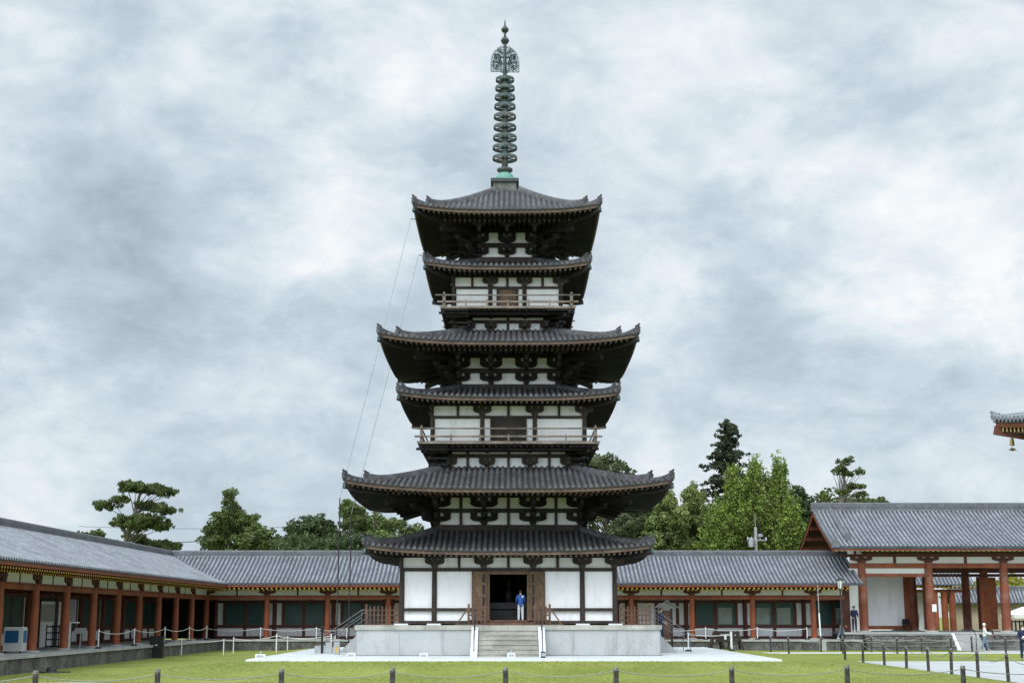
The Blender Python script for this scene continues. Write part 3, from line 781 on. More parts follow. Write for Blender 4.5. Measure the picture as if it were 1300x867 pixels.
def corridor(root, T, n0, n1, bay, S0, S1, c0, c1, special=None, wallm='plaster', w0=None, w1=None):
    """T(s,d,z) -> world; s along, d depth from column line (0) outward positive away from court; columns at s=bay*k"""
    def box(mb, s0, s1, d0, d1, z0, z1, m=None):
        vs = [T(s, d, z) for z in (z0, z1) for d in (d0, d1) for s in (s0, s1)]
        mb.add(vs, [(0, 2, 3, 1), (4, 5, 7, 6), (0, 1, 5, 4), (2, 6, 7, 3), (0, 4, 6, 2), (1, 3, 7, 5)], m)
    # stylobate
    sb = MB(); box(sb, S0, S1, -1.20, 6.6, -.2, .57, 'black'); kq = S0
    while kq < S1 - .2: wq = min(S1 - kq, 1.0 + .6 * random.random()); box(sb, kq, kq + wq - .035, -1.235, -1.202, -.1, .565, 'stone_old'); kq += wq
    stl = sb.build('stone_base', 'stone_old', root)
    k = S0; cpb = MB()
    while k < S1 - .1:
        w = min(1.6, S1 - k); box(cpb, k + .004, k + w - .004, -1.30, -.45, .573, .69); k += w
    box(cpb, S0, S1, -.447, 6.6, .573, .687)
    cpb.build('kerb_stone', 'stone_pave', stl)
    # vertical joints of facing blocks
    ang = math.atan2(T(1, 0, 0)[1] - T(0, 0, 0)[1], T(1, 0, 0)[0] - T(0, 0, 0)[0])
    for k in range(n0, n1 + 1):
        s = k * bay
        inst(BASEM, 'base_stone', root, T(s, 0, .688)); inst(COLM, 'column', root, T(s, 0, .72))
        inst(BRK, 'bracket', root, T(s, 0, 3.56), ang)
    def beam(nm, d0, d1, z0, z1, m): b = MB(); box(b, c0, c1, d0, d1, z0, z1); b.build(nm, m, root)
    beam('head_beam', -.07, .07, 3.30, 3.50, 'verm'); beam('upper_beam', -.10, .10, 3.52, 3.58, 'verm')
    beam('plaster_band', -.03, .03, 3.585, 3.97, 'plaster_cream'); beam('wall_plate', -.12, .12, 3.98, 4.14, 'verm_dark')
    for k in range(n0, n1 + 1): st_ = MB(); s = (k + .5) * bay; box(st_, s - .06, s + .06, -.05, -.031, 3.585, 3.975); st_.build('strut', 'verm_dark', root)
    # ceiling (dark underside) 
    b = MB(); vs = []
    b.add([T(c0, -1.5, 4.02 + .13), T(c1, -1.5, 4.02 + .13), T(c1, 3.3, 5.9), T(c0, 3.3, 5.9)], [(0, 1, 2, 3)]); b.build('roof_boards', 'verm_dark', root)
    # transverse beams between column and wall
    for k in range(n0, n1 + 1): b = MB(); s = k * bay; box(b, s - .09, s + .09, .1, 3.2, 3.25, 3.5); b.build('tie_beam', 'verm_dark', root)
    # rafters, yellow ends
    b = MB(); s = c0 + .1
    while s < c1:
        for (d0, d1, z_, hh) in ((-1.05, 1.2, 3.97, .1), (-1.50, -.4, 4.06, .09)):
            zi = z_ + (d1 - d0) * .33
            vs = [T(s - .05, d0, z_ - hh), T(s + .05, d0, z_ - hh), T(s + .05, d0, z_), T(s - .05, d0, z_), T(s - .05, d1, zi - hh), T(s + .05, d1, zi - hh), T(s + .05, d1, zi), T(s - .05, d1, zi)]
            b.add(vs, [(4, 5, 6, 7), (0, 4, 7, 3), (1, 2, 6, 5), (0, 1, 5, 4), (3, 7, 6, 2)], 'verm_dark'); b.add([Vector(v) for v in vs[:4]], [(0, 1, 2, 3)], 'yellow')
        s += .31
    b.build('rafters', None, root)
    beam('eave_board', -1.57, -1.47, 4.095, 4.235, 'verm_eave')
    # back wall with windows
    dW = 3.3
    for k in range(n0 if w0 is None else w0, n1 if w1 is None else w1):
        s0 = k * bay; kind = (special or {}).get(k, 'win')
        sc_ = bay / 4.07
        if kind == 'dark': 
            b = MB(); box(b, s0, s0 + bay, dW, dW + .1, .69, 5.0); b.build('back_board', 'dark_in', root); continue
        w = MB(); box(w, s0, s0 + bay, dW, dW + .1, .69, 3.32); wob = w.build('wall_panel', wallm, root)
        w = MB(); box(w, s0, s0 + bay, dW - .02, dW + .1, 3.323, 5.0); w.build('upper_board', 'verm_dark', root)
        fr = MB()
        for z0, z1, th in ((.69, .86, .1), (1.42, 1.62, .11), (3.1, 3.3, .12)): box(fr, s0, s0 + bay, dW - th, dW - .003, z0, z1)
        for u0, u1 in ((.49, .70), (1.90, 2.13), (3.36, 3.58)): box(fr, s0 + u0 * sc_, s0 + u1 * sc_, dW - .085, dW - .004, 1.623, 3.097)
        box(fr, s0 + 1.93 * sc_, s0 + 2.13 * sc_, dW - .08, dW - .004, .863, 1.417)
        fr.build('frame', 'verm_dark', wob)
        for wi, (u0, u1) in enumerate(((.70, 1.90), (2.13, 3.36))):
            g_ = MB(); a0, a1 = s0 + u0 * sc_, s0 + u1 * sc_
            if kind in ('curtain',) or (kind == 'half' and wi == 1):
                box(g_, a0, a1, dW - .03, dW - .006, 1.625, 3.095); gp = g_.build('window', 'green_win', root)
                cu = MB(); nfo = 14
                for q_ in range(nfo): f0 = a0 + .1 + (a1 - a0 - .3) * q_ / nfo; box(cu, f0, f0 + (a1 - a0 - .3) / nfo * .8, dW - .05 - .02 * (q_ % 2), dW - .034, 1.66, 2.78)
                cu.build('curtain', 'curtain', gp)
            elif kind == 'panel':
                box(g_, a0, a1, dW - .04, dW - .006, 1.3, 3.095); gp = g_.build('window', 'plaster', root)
            else:
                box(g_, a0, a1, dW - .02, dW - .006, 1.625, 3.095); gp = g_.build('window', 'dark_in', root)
                sl = MB(); ns = 13
                for q_ in range(ns): f0 = a0 + (a1 - a0) * (q_ + .12) / ns; box(sl, f0, f0 + (a1 - a0) / ns * .74, dW - .07, dW - .024, 1.63, 3.09)
                sl.build('lattice', 'green_win', gp)
        pb = MB(); vs = T(s0, dW - .1, 0); pb.lathe([(.15, .69), (.15, 3.5), (.14, 5.0)], 12, (vs[0], vs[1], 0)); pb.build('wall_post', 'verm_dark', root, True)
    return box

# back corridor (runs left-right)
bc = empty('cloister_corridor', (1.5, 100, 0), 'long red-columned cloister with grey tiled roof running behind the pagoda', 'corridor')
BO = Vector((1.5, 100, 0))
T = lambda s, d, z: Vector((XL + s - BO.x, YB + d - BO.y, z - BO.z))
BX1 = 23.9 - XL
sp_ = {k: 'win' for k in range(0, 11)}
sp_[0] = 'win'; sp_[6] = 'panel'; sp_[7] = 'half'; sp_[8] = 'curtain'; sp_[9] = 'win'; sp_[10] = 'panel'; sp_[6] = 'win'; sp_[7] = 'panel'; sp_[8] = 'half'; sp_[9] = 'curtain'; sp_[10] = 'half'; sp_[-1] = 'dark'
corridor(bc, T, 0, 10, 4.07, -3.3 + 1.98, BX1 - .8, -1.4, BX1 - 1.6, sp_, w0=-1, w1=11)
rf = MB()
fB = lambda s, d: (s - BO.x, WY - d - BO.y)
def clipB(s): return min(HALF, max(.05, s - WX))
slope(rf, fB, WX + .02, 23.4, clipB); eave_lip(rf, fB, XE, 23.4)
fB2 = lambda s, d: (s - BO.x, WY + d - BO.y)
mbb = MB(); mbb.add([(*fB2(s, d), zc(d)) for d in (0, HALF) for s in (WX - HALF, 23.4)], [(0, 1, 3, 2)], 'tile_pan'); rf.merge(mbb)
rfo = rf.build('roof', None, bc, True)
def ridge_bar(p, q, parent, name='ridge', w=.34, h=.42, m='ridge_tile'):
    b = MB(); p = Vector(p); q = Vector(q); z = p.z
    L_ = (q - p).length; d = (q - p).normalized(); r = Vector((-d.y, d.x, 0))
    prof = [(-w * .55, -.08), (-w * .5, .04), (-w * .42, .05), (-w * .42, .12), (-w * .46, .13), (-w * .38, .15), (-w * .38, .22), (-w * .42, .23), (-w * .34, .25), (-w * .34, h - .1), (-w * .3, h - .04), (0, h), (w * .3, h - .04), (w * .34, h - .1), (w * .34, .25), (w * .42, .23), (w * .38, .22), (w * .38, .15), (w * .46, .13), (w * .42, .12), (w * .42, .05), (w * .5, .04), (w * .55, -.08)]
    rows = [[e + r * l + Vector((0, 0, zz)) for l, zz in prof] for e in (p, q)]
    b.grid(rows, flip=True); b.add(rows[0], [tuple(range(len(prof)))]); b.add(rows[1], [tuple(reversed(range(len(prof))))])
    return b.build(name, m, parent)
ridge_bar((WX - BO.x, WY - BO.y, RZ), (23.4 - BO.x, WY - BO.y, RZ), rfo)

# left corridor (runs away from the camera)
LO = Vector((-22, 65, 0))
lc = empty('cloister_corridor', LO, 'red-columned cloister with grey tiled roof receding along the left edge of the lawn', 'corridor')
BAYL = 4.35
T2 = lambda s, d, z: Vector((XL - d - LO.x, 96.9 - s - LO.y, z - LO.z))
spl = {k: 'win' for k in range(0, 17)}; spl[-1] = 'dark'
corridor(lc, T2, 1, 16, BAYL, 1.24, 70, .1, 70, spl, w0=-1)
rl_ = MB()
fL = lambda s, d: (WX + d - LO.x, s - LO.y)
def clipL(s): return min(HALF, max(.05, WY - s))
slope(rl_, fL, 27.3, WY - .02, clipL); 
v = [(*fL(s, HALF + .01), EZ + z) for z in (.01, -.08) for s in (27.3, YE)]; rl_.add(v, [(0, 2, 3, 1)], 'tile_pan')
rl_.add([(WX - LO.x - (0 if i in (0, 3) else HALF), y - LO.y, RZ if i in (0, 3) else EZ) for i, y in ((0, 27.3), (1, 27.3), (2, WY + HALF), (3, WY))], [(0, 1, 2, 3)], 'tile_pan')
rlo = rl_.build('roof', None, lc, True)
ridge_bar((WX - LO.x, 27.3 - LO.y, RZ), (WX - LO.x, WY - LO.y + .1, RZ - .004), rlo)

# ------------------------------------------------------------------ gate
GO = Vector((36.0, 102, 0))
gt = empty('temple_gate', GO, 'large open red gate with thick worn columns and a grey gabled roof', 'gate')
GX = [23.8, 28.35, 33.45, 38.5, 43.6, 48.2]; GY0, GY1, GYM = 98.0, 106.4, 102.2
g0 = GO
def gb(x0, x1, y0, y1, z0, z1, mb=None, m=None):
    mb = mb or MB(); mb.box(x0 - g0.x, x1 - g0.x, y0 - g0.y, y1 - g0.y, z0, z1, m); return mb
b = gb(22.2, 50, 96.6, 108, -.2, 1.02); gsb = b.build('stone_base', 'stone_old', gt)
gb(22.1, 50.1, 96.5, 108.1, 1.023, 1.16).build('paving', 'stone_pave', gsb)
b = MB()
for x0, x1 in ((23.4, 29.2), (31.2, 50)):
    for k in range(3): gb(x0, x1, 95.5 + .37 * k - .0, 96.597, .02 + .34 * k - (.02 if k else 0), .34 * (k + 1) - .08, b, 'stone_old'); gb(x0, x1, 95.46 + .37 * k, 96.597, .34 * (k + 1) - .079, .34 * (k + 1) - .02, b, 'stone_tread')
b.build('stone_step', None, gsb)
b = MB()
for k in range(5): gb(29.4, 31.0, 95.2 + .28 * k, 96.597, .2 * k + .01, .2 * (k + 1) + .008, b)
b.build('stairs', 'stone_pave', gsb)
b = MB(); b.add([Vector(p) - g0 for p in ((29.2, 95.1, .02), (29.4, 95.1, .02), (29.4, 96.59, 1.15), (29.2, 96.59, 1.15), (29.2, 96.59, 0), (29.4, 96.59, 0))], [(0, 1, 2, 3), (0, 3, 4), (1, 5, 2)]); b.build('stair_side', 'white_stone', gsb)
b = MB(); b.tube([Vector((30.3, 94.8, 0)) - g0, Vector((30.3, 94.8, 1.0)) - g0, Vector((30.3, 96.8, 2.1)) - g0, Vector((30.3, 96.8, 1.16)) - g0], .03, 6); b.build('handrail', 'metal_dark', gsb)
GC = MB().lathe([(.30, 0), (.315, 1.5), (.30, 2.6), (.26, 4.55)], 18).mesh('column', 'verm_worn', True)
GBs = MB().lathe([(.5, 0), (.5, .04), (.4, .1)], 16).mesh('base_stone', 'stone_pave', True)
for x in GX:
    for y in (GY0, GYM, GY1):
        inst(GBs, 'base_stone', gt, Vector((x, y, 1.155)) - g0); inst(GC, 'column', gt, Vector((x, y, 1.2)) - g0)
for x in GX[:]:
    b = MB(); capblock(b, 0, 0, .55, .18, -.26, .26); arm(b, 0, .15, 1.5, .34, -.1, .1)
    b.build('bracket', 'verm_dark', gt, loc=Vector((x, GY0, 5.75)) - g0)
x0, x1 = 23.0, 49.0
gb(x0, x1, GY0 - .1, GY0 + .1, 5.42, 5.74).build('head_beam', 'verm', gt)
gb(23.8, 28.35, GY0 - .08, GY0 + .08, 4.83, 5.05).build('lower_beam', 'verm', gt)
gb(23.8, 28.35, GY0 + .0, GY0 + .03, 5.053, 5.417).build('plaster_band', 'plaster_cream', gt)
gb(x0, x1, GY0 - .03, GY0 + .03, 5.745, 6.18).build('plaster_band', 'plaster_cream', gt)
gb(x0 - .6, x1 + .6, GY0 - .14, GY0 + .14, 6.183, 6.36).build('wall_plate', 'verm_dark', gt)
for xx in [(GX[i_] + GX[i_ + 1]) / 2 for i_ in range(5)]: gb(xx - .1, xx + .1, GY0 - .06, GY0 - .032, 5.745, 6.18).build('strut', 'verm_dark', gt)
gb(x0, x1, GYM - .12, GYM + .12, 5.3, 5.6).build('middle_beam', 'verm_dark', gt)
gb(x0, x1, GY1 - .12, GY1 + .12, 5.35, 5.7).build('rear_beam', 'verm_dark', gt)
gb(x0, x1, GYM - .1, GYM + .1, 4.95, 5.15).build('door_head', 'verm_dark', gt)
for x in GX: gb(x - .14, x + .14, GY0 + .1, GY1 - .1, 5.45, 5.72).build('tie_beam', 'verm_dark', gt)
# plaster walls: left end and the white panel between the first two column rows at the middle line
gb(23.72, 23.88, GY0 + .3, GY1 - .3, 1.2, 5.3).build('side_wall', 'plaster', gt)
gb(24.0, 27.7, GYM - .08, GYM + .08, 1.55, 4.948).build('inner_wall', 'plaster', gt)
gb(24.0, 27.7, GYM - .14, GYM - .083, 1.3, 1.55).build('wall_base_beam', 'verm', gt)
gb(27.71, 28.2, GYM - .16, GYM + .16, 1.2, 4.948).build('door_jamb', 'verm', gt)
# white panel at gable side toward the cloister
gb(22.9, 23.55, GY0 - .02, GY0 + .04, .9, 5.40).build('outer_wall', 'plaster', gt)
gb(22.35, 22.88, GY0 - .1, GY0 + .15, .9, 4.4).build('end_post', 'verm_dark', gt)
# big studded doors, open
def gdoor(hx, hy, ang, L_=2.15):
    d = MB(); d.box(0, L_, -.06, .06, 0, 3.6, 'verm')
    for zz in (.35, .95, 1.55, 2.2, 2.8, 3.3):
        for kx in range(7):
            px = .18 + kx * (L_ - .36) / 6
            for sy in (-1, 1): d.lathe([(.045, 0), (.03, .03), (.0, .045)], 6, (0, 0, 0), 'brass') if False else d.box(px - .03, px + .03, (-.09 if sy < 0 else .062), (-.062 if sy < 0 else .09), zz - .03, zz + .03, 'brass')
    d.box(L_ - .1, L_, -.11, .11, 0, 3.6, 'verm_dark')
    return d.build('door', None, gt, loc=Vector((hx, hy, 1.3)) - g0, rz=ang)
for (hx, ang) in ((29.15, R(-106)), (34.2, R(-141)), (38.1, R(-100))): gdoor(hx, GYM - .1, ang)
# roof of the gate
GXR0, GXR1 = 21.45, 50.6; GR, GE, GH = 9.62, 6.72, 6.2
def zg(d): t_ = d / GH; return GR + (GE - GR) * (t_ + .2 * t_ * (1 - t_))
b = MB(); NS = 9; pitch = .30; s = GXR0 + .12
for sy in (-1, 1):
    cols2 = [[(x - g0.x, GYM + sy * GH * i_ / NS - g0.y, zg(GH * i_ / NS)) for i_ in range(NS + 1)] for x in (GXR0, (GXR0 + GXR1) / 2, GXR1)]
    b.grid(cols2, 'tile_pan')
n = int((GXR1 - GXR0 - .2) / pitch)
for k in range(n + 1):
    x = GXR0 + .15 + k * pitch
    for sy in (-1, 1):
        rows = []; tr = .092
        for i_ in range(NS + 1):
            d = (GH + .06) * i_ / NS
            rows.append([(x - g0.x + tr * math.cos(q_), GYM + sy * d - g0.y, zg(min(d, GH)) + .012 + tr * 1.1 * math.sin(q_)) for q_ in (PI, PI * .76, PI * .5, PI * .24, 0)])
        b.grid(rows, 'tile_grey')
        b.add([(x - g0.x + .1 * math.cos(2 * PI * u / 8), GYM + sy * (GH + .065) - g0.y, GE + .03 + .1 * math.sin(2 * PI * u / 8)) for u in range(8)], [tuple(range(8))], 'tile_pan')
gr = b.build('roof', None, gt, True)
gb(GXR0, GXR1, GYM - GH - .02, GYM - GH + .25, GE - .10, GE - .01).build('tile_edge', 'tile_pan', gr)
ridge_bar(Vector((GXR0 - .05, GYM, GR + .02)) - g0, Vector((GXR1, GYM, GR + .02)) - g0, gr, w=.42, h=.55)
# descending ridges near the gable end
def desc(xr, m='ridge_tile', name='descending_ridge', y1=GH * .80, w=.3, h=.3):
    b = MB(); rows = []
    for i_ in range(9):
        d = .15 + (y1 - .15) * i_ / 8; y = GYM - d - g0.y; z = zg(d); hh = h
        rows.append([(xr - w / 2 - g0.x, y, z - .02), (xr - w / 2 - g0.x, y, z + hh * .7), (xr - g0.x, y, z + hh), (xr + w / 2 - g0.x, y, z + hh * .7), (xr + w / 2 - g0.x, y, z - .02)])
    b.grid(rows, flip=True); b.add(rows[-1], [(0, 1, 2, 3, 4)]); b.add(rows[0], [(4, 3, 2, 1, 0)])
    y = GYM - y1 - g0.y; z = zg(y1)
    b.prism([(xr - .25 - g0.x, z), (xr - .22 - g0.x, z + .35), (xr - .1 - g0.x, z + .55), (xr + .1 - g0.x, z + .55), (xr + .22 - g0.x, z + .35), (xr + .25 - g0.x, z)], y - .1, y - .003)
    b.build(name, m, gr)
desc(22.75); desc(21.62, name='verge_tiles', y1=GH, w=.26, h=.13)
# gable end: barge boards, purlin ends, dark boards
b = MB()
for sy in (-1, 1):
    for i_ in range(6):
        d0, d1 = GH * i_ / 6, GH * (i_ + 1) / 6
        b.bar((GXR0 + .1 - g0.x, GYM + sy * d0 - g0.y, zg(d0) - .2), (GXR0 + .1 - g0.x, GYM + sy * d1 - g0.y, zg(d1) - .2), .09, .28)
b.build('barge_board', 'verm_eave', gr)
b = MB(); b.add([(GX[0] - .0 - g0.x, y - g0.y, z) for y, z in ((GYM - 4.6, 6.3), (GYM + 4.6, 6.3), (GYM, 9.3))], [(0, 1, 2)]); b.build('gable_wall', 'plaster_cream', gt)
for d in (-4.3, -2.9, -1.5, 0, 1.5, 2.9, 4.3): gb(GXR0 + .15, GX[0] + .2, GYM + d - .1, GYM + d + .1, zg(abs(d)) - .48, zg(abs(d)) - .28).build('purlin', 'verm', gt)
b = MB(); gb(GX[0] - .12, GX[0] - .02, GYM - 4.4, GYM + 4.4, 7.2, 7.45, b); gb(GX[0] - .12, GX[0] - .02, GYM - 2.6, GYM + 2.6, 8.1, 8.3, b); gb(GX[0] - .12, GX[0] - .02, GYM - .12, GYM + .12, 7.45, 9.1, b)
gb(GX[0] - .12, GX[0] - .02, GYM - 2.9, GYM - 2.65, 6.4, 7.2, b); gb(GX[0] - .12, GX[0] - .02, GYM + 2.65, GYM + 2.9, 6.4, 7.2, b)
b.build('gable_frame', 'verm_eave', gt)
b = MB()
for sy in (-1, 1): b.grid([[(x - g0.x, GYM + sy * GH * i_ / 9 - g0.y, zg(GH * i_ / 9) - .10) for i_ in range(10)] for x in (GXR0 + .05, GXR1)])
b.build('roof_boards', 'verm_dark', gr)
b = MB(); x = GXR0 + .3
while x < GXR1:
    for (d0, d1, dz) in ((GH - .5, 3.4, -.30), (GH - .08, 4.4, -.16)):
        z0, z1 = zg(d0) + dz, zg(d1) + dz - .05
        y0, y1 = GYM - d0 - g0.y, GYM - d1 - g0.y; X = x - g0.x
        vs = [(X - .06, y0, z0 - .12), (X + .06, y0, z0 - .12), (X + .06, y0, z0), (X - .06, y0, z0), (X - .06, y1, z1 - .12), (X + .06, y1, z1 - .12), (X + .06, y1, z1), (X - .06, y1, z1)]
        b.add(vs, [(0, 4, 7, 3), (1, 2, 6, 5), (0, 1, 5, 4)], 'verm_dark'); b.add(vs[:4], [(0, 1, 2, 3)], 'cream_tip')
    x += .34
b.build('rafters', None, gr)
gb(GXR0 + .1, GXR1, GYM - GH + .02, GYM - GH + .12, GE - .20, GE - .102).build('eave_board', 'verm', gr)
gb(28.35 + .02, 28.35 + .32, GY0 - .325, GY0 - .32, 2.5, 3.0).build('notice', 'paper', gt)

# ------------------------------------------------------------------ main hall at the right edge (roof corner in view)
HX, HY = 25.55, 28.0
hl = empty('temple_hall', (HX, HY, 0), 'hall whose tiled roof corner with yellow rafter ends juts in at the right edge', 'hall')
mat('beam_grey', (.30, .27, .23), .7, .2, 3, 14, .1, .1)
hip_roof(hl, (0, 0, -.38), 11.9, 6.0, 7.42, 9.9, .62, pitch=.30, tr=.092, wallh=8.4, zin=7.35, wood='verm_dark', board='verm_eave', tilem='tile_grey', tip='cream_tip', rp=.3, rh=.22, stage=.86, cap='beam_grey', kk=.0)
MB().box(-8.3, 8.3, -8.3, 8.3, 1.4, 7.4).build('wall', 'plaster', hl)
me = MB().lathe([(.28, 1.4), (.28, 6.8)], 12).mesh('column', 'verm', True)
for k in range(8):
    for sx, sy in ((-8.4 + k * 2.4, -8.4), (-8.4 + k * 2.4, 8.4)): inst(me, 'column', hl, (sx, sy, 0))
for k in range(1, 7):
    for sx in (-8.4, 8.4): inst(me, 'column', hl, (sx, -8.4 + k * 2.4, 0))
ring(6.8, 7.15, 8.6, .4).build('head_beam', 'verm', hl)
MB().box(-10.5, 10.5, -10.5, 10.5, -.2, 1.4).build('stone_base', 'granite', hl)
MB().box(-6, 6, -6, 6, 9.6, 13).build('upper_wall', 'plaster', hl)
hip_roof(hl, (0, 0, 0), 9.5, .8, 12.9, 17.5, .6, pitch=.30, tr=.092, wallh=6, zin=13.0, wood='verm_dark', board='verm_eave', tilem='tile_grey', tip='cream_tip', rp=.3, rh=.36, stage=.85, cap='beam_grey', kk=.3, roofname='upper_roof')

# wind bell hanging from the hall corner
p = at(1284.3, 553, 39.2)
be = empty('wind_bell', p, 'small dark bronze wind bell hanging under the roof corner at the right edge', 'bell')
MB().lathe([(.04, -.10), (.075, -.13), (.085, -.3), (.10, -.40), (.085, -.40), (.06, -.2)], 12).build('bell_body', 'brass', be, True)
MB().tube([(0, 0, .25), (0, 0, -.12)], .012, 6).build('hook', 'metal_dark', be); be.scale = (.68,) * 3
b = MB(); b.tube([(0, 0, -.3), (0, 0, -.52)], .008, 5); b.prism([(-.17, -.62), (-.1, -.53), (0, -.49), (.1, -.53), (.17, -.62), (.08, -.59), (0, -.64), (-.08, -.59)], -.012, .012)
b.build('clapper_plate', 'brass', be)

# ------------------------------------------------------------------ fences of posts and chains
def sag(p, q, s, n=10):
    p, q = Vector(p), Vector(q)
    return [p.lerp(q, i / n) - Vector((0, 0, s * 4 * (i / n) * (1 - i / n))) for i in range(n + 1)]
def fence(name, label, cat, pts, h, r, pm, cmat, sg, cr=.02, gaps=(), base=None, second=None, group=None, tilt=.0):
    o = Vector(pts[0]); root = empty(name, o, label, cat, group)
    for i, p in enumerate(pts):
        b = MB(); j = random.uniform(-tilt, tilt); j2 = random.uniform(-tilt, tilt); n = 9; hh = h * random.uniform(.975, 1.02)
        b.lathe([(r * 1.04, -.1), (r, h * .5), (r * .96, hh - .03), (r * .8, hh)], n, m=pm)
        if base: b.lathe([(.17, 0), (.17, .05), (.06, .09)], 12, m=base)
        ob = b.build('post', None, root, True, loc=Vector(p) - o); ob.rotation_euler = (j, j2, 0)
        if pm == 'post':
            c = MB().lathe([(r * .99, hh - .07), (r * .97, hh - .02), (r * .8, hh + .004), (r * .2, hh + .006)], n); c.build('post_cap', 'post_top', ob, True)
    for i in range(len(pts) - 1):
        if i in gaps: continue
        for z_ in ((h - .1,) if second is None else (h - .1, second)):
            b = MB(); b.tube(sag(Vector(pts[i]) - o + Vector((0, 0, z_)), Vector(pts[i + 1]) - o + Vector((0, 0, z_)), sg, 12), cr, 5); b.build('rope' if cmat == 'rope' else 'chain', cmat, root)
    return root
fx = [(-113, 853), (45, 851.5), (201, 849.5), (358, 848), (498, 847), (642, 846), (782, 845.5), (929, 845), (1075, 844), (1222, 843.5), (1370, 843)]
fence('post_fence', 'nearest row of weathered grey posts with a sagging chain along the bottom edge', 'fence', [(v.x, v.y, 0) for v in (atz(x, y, 1.0) for x, y in fx)], 1.0, .066, 'post', 'chain', .14, .011, tilt=.012)
ys_ = [46.5, 49.2, 51.6, 54.2, 57.0, 60.0, 63.2, 66.4, 69.4, 72.3]
fence('post_fence', 'line of dark posts with drooping chains receding along the wide gravel path', 'fence', [(17.0, y, 0) for y in [40.5, 43.5, 46.6, 50.0, 53.2, 56.4, 59.5, 62.8, 66.5, 70.5, 74.3]], .98, .062, 'post', 'chain', .25, .014, tilt=.02)
fence('post_fence', 'row of dark posts and chains on the near side of the thin white path', 'fence', [(16.6 + 3.25 * i, 87.2, 0) for i in range(8)], .98, .06, 'post', 'chain', .22, .014, tilt=.02)
fence('post_fence', 'row of dark posts and chains on the far side of the thin white path', 'fence', [(16.2 + 3.15 * i, 91.0, 0) for i in range(8)], .98, .06, 'post', 'chain', .22, .014, tilt=.02)
def lw(x, y): v = atz(x, y, mound(*atz(x, y, 0).xy)); v = atz(x, y, mound(v.x, v.y)); return (v.x, v.y, mound(v.x, v.y))
fence('rope_barrier', 'white posts with slack white rope standing on the lawn left of the pagoda', 'rope barrier', [lw(*p) for p in ((230, 831), (283.5, 831.3), (350.6, 830), (420, 829.5))], .95, .033, 'white_paint', 'rope', .13, .02)
fence('rope_barrier', 'farther white roped posts on the lawn, just in front of the rear cloister', 'rope barrier', [lw(*p) for p in ((296, 828.5), (364.7, 826.5), (425, 826))], .95, .033, 'white_paint', 'rope', .13, .02)
def sty(x, Y): v = at(x, 810, Y); return (v.x, Y, .69)
fence('rope_barrier', 'white roped posts on black feet along the rear cloister floor left of the pagoda', 'rope barrier', [sty(x, 96.2) for x in (262, 330.6, 401.4, 440)], .82, .028, 'white_paint', 'rope', .16, .018, base='black')
fence('rope_barrier', 'white roped posts on black feet along the rear cloister floor right of the pagoda', 'rope barrier', [sty(x, 96.2) for x in (830, 896, 961.8, 1024.8)], .82, .028, 'white_paint', 'rope', .16, .018, base='black')
def styl(x): # on left stylobate line X=-19.6
    Y = -19.75 / ray(x, 812)[0]; return (-19.75, Y, .69)
fence('rope_barrier', 'white posts on black feet with rope between the columns of the left cloister', 'rope barrier', [styl(x) for x in (125, 170.4, 209, 240, 262)], .92, .03, 'white_paint', 'rope', .18, .018, base='black')
v = atz(874, 826.3, .455)
fence('rope_barrier', 'single white roped post on the gravel between the right steps and wooden trestle', 'rope barrier', [(v.x, v.y, .455), (v.x + 2.4, v.y + 1.2, .455)], .95, .035, 'white_paint', 'rope', .1, .018, base='black')

# ------------------------------------------------------------------ picket fences on the platform
PZ = 1.803
def picket(x0, x1, Y, label, brace=0, h=.9):
    o = Vector(((x0 + x1) / 2, Y, PZ)); root = empty('picket_fence', o, label, 'fence')
    n = max(4, int((x1 - x0) / .17)); a_, b_ = x0 - o.x, x1 - o.x
    for z_ in (.22, .45, .68): MB().box(a_ + .05, b_ - .05, -.018, .018, z_ - .03, z_ + .03).build('rail', 'wood_picket', root)
    for k in range(n + 1):
        x = a_ + (b_ - a_) * k / n; e = k in (0, n)
        MB().box(x - (.05 if e else .034), x + (.05 if e else .034), -.045, -.021, .06 if not e else 0, h + (.05 if e else -.04)).build('picket', 'wood_picket', root)
    MB().box(a_ - .02, b_ + .02, -.06, .06, 0.002, .055).build('foot_rail', 'wood_picket', root)
    if brace:
        xb = a_ if brace < 0 else b_
        MB().bar((xb, 0, h - .08), (xb + brace * .52, 0, .06), .05, .06).build('brace', 'wood_picket', root)
        MB().bar((xb, 0, .03), (xb + brace * .65, 0, .03), .08, .05).build('brace_foot', 'wood_picket', root)
picket(-6.80, -5.3, 67.55, 'brown wooden picket fence at the left corner of the stone platform')
picket(5.05, 6.42, 67.55, 'brown wooden picket fence at the right corner of the stone platform')
picket(-1.98, -1.22, 66.2, 'short brown picket barrier with slanted brace left of the pagoda doorway', -1)
picket(1.05, 1.72, 66.2, 'short brown picket barrier with slanted brace right of the pagoda doorway', 1)

# ------------------------------------------------------------------ roofed notice post behind the platform on the right
v = at(847, 808, 79.5); o = Vector((v.x, 79.5, .455))
nb = empty('roofed_signboard', o, 'weathered notice board under its own little gabled roof behind the right end of the platform', 'signboard')
zz = at(847, 764, 79.5).z - .455
b = MB().box(-.32, -.2, -.06, .06, 0, zz - .35); b.build('post', 'wood_body', nb)
MB().box(.2, .32, -.06, .06, 0, zz - .35).build('post', 'wood_body', nb)
MB().box(-.198, .198, -.03, .03, .5, zz - .45).build('board', 'wood_picket', nb)
b = MB()
for sx in (-1, 1): b.bar((0, 0, zz), (sx * .38, 0, zz - .16), 1.1, .05, up=(0, 0, 1)); b.bar((sx * .38, 0, zz - .16), (sx * .62, 0, zz - .3), 1.1, .05)
b.build('roof', 'roban', nb); MB().box(-.07, .07, -.6, .6, zz, zz + .1).build('ridge', 'roban', nb)

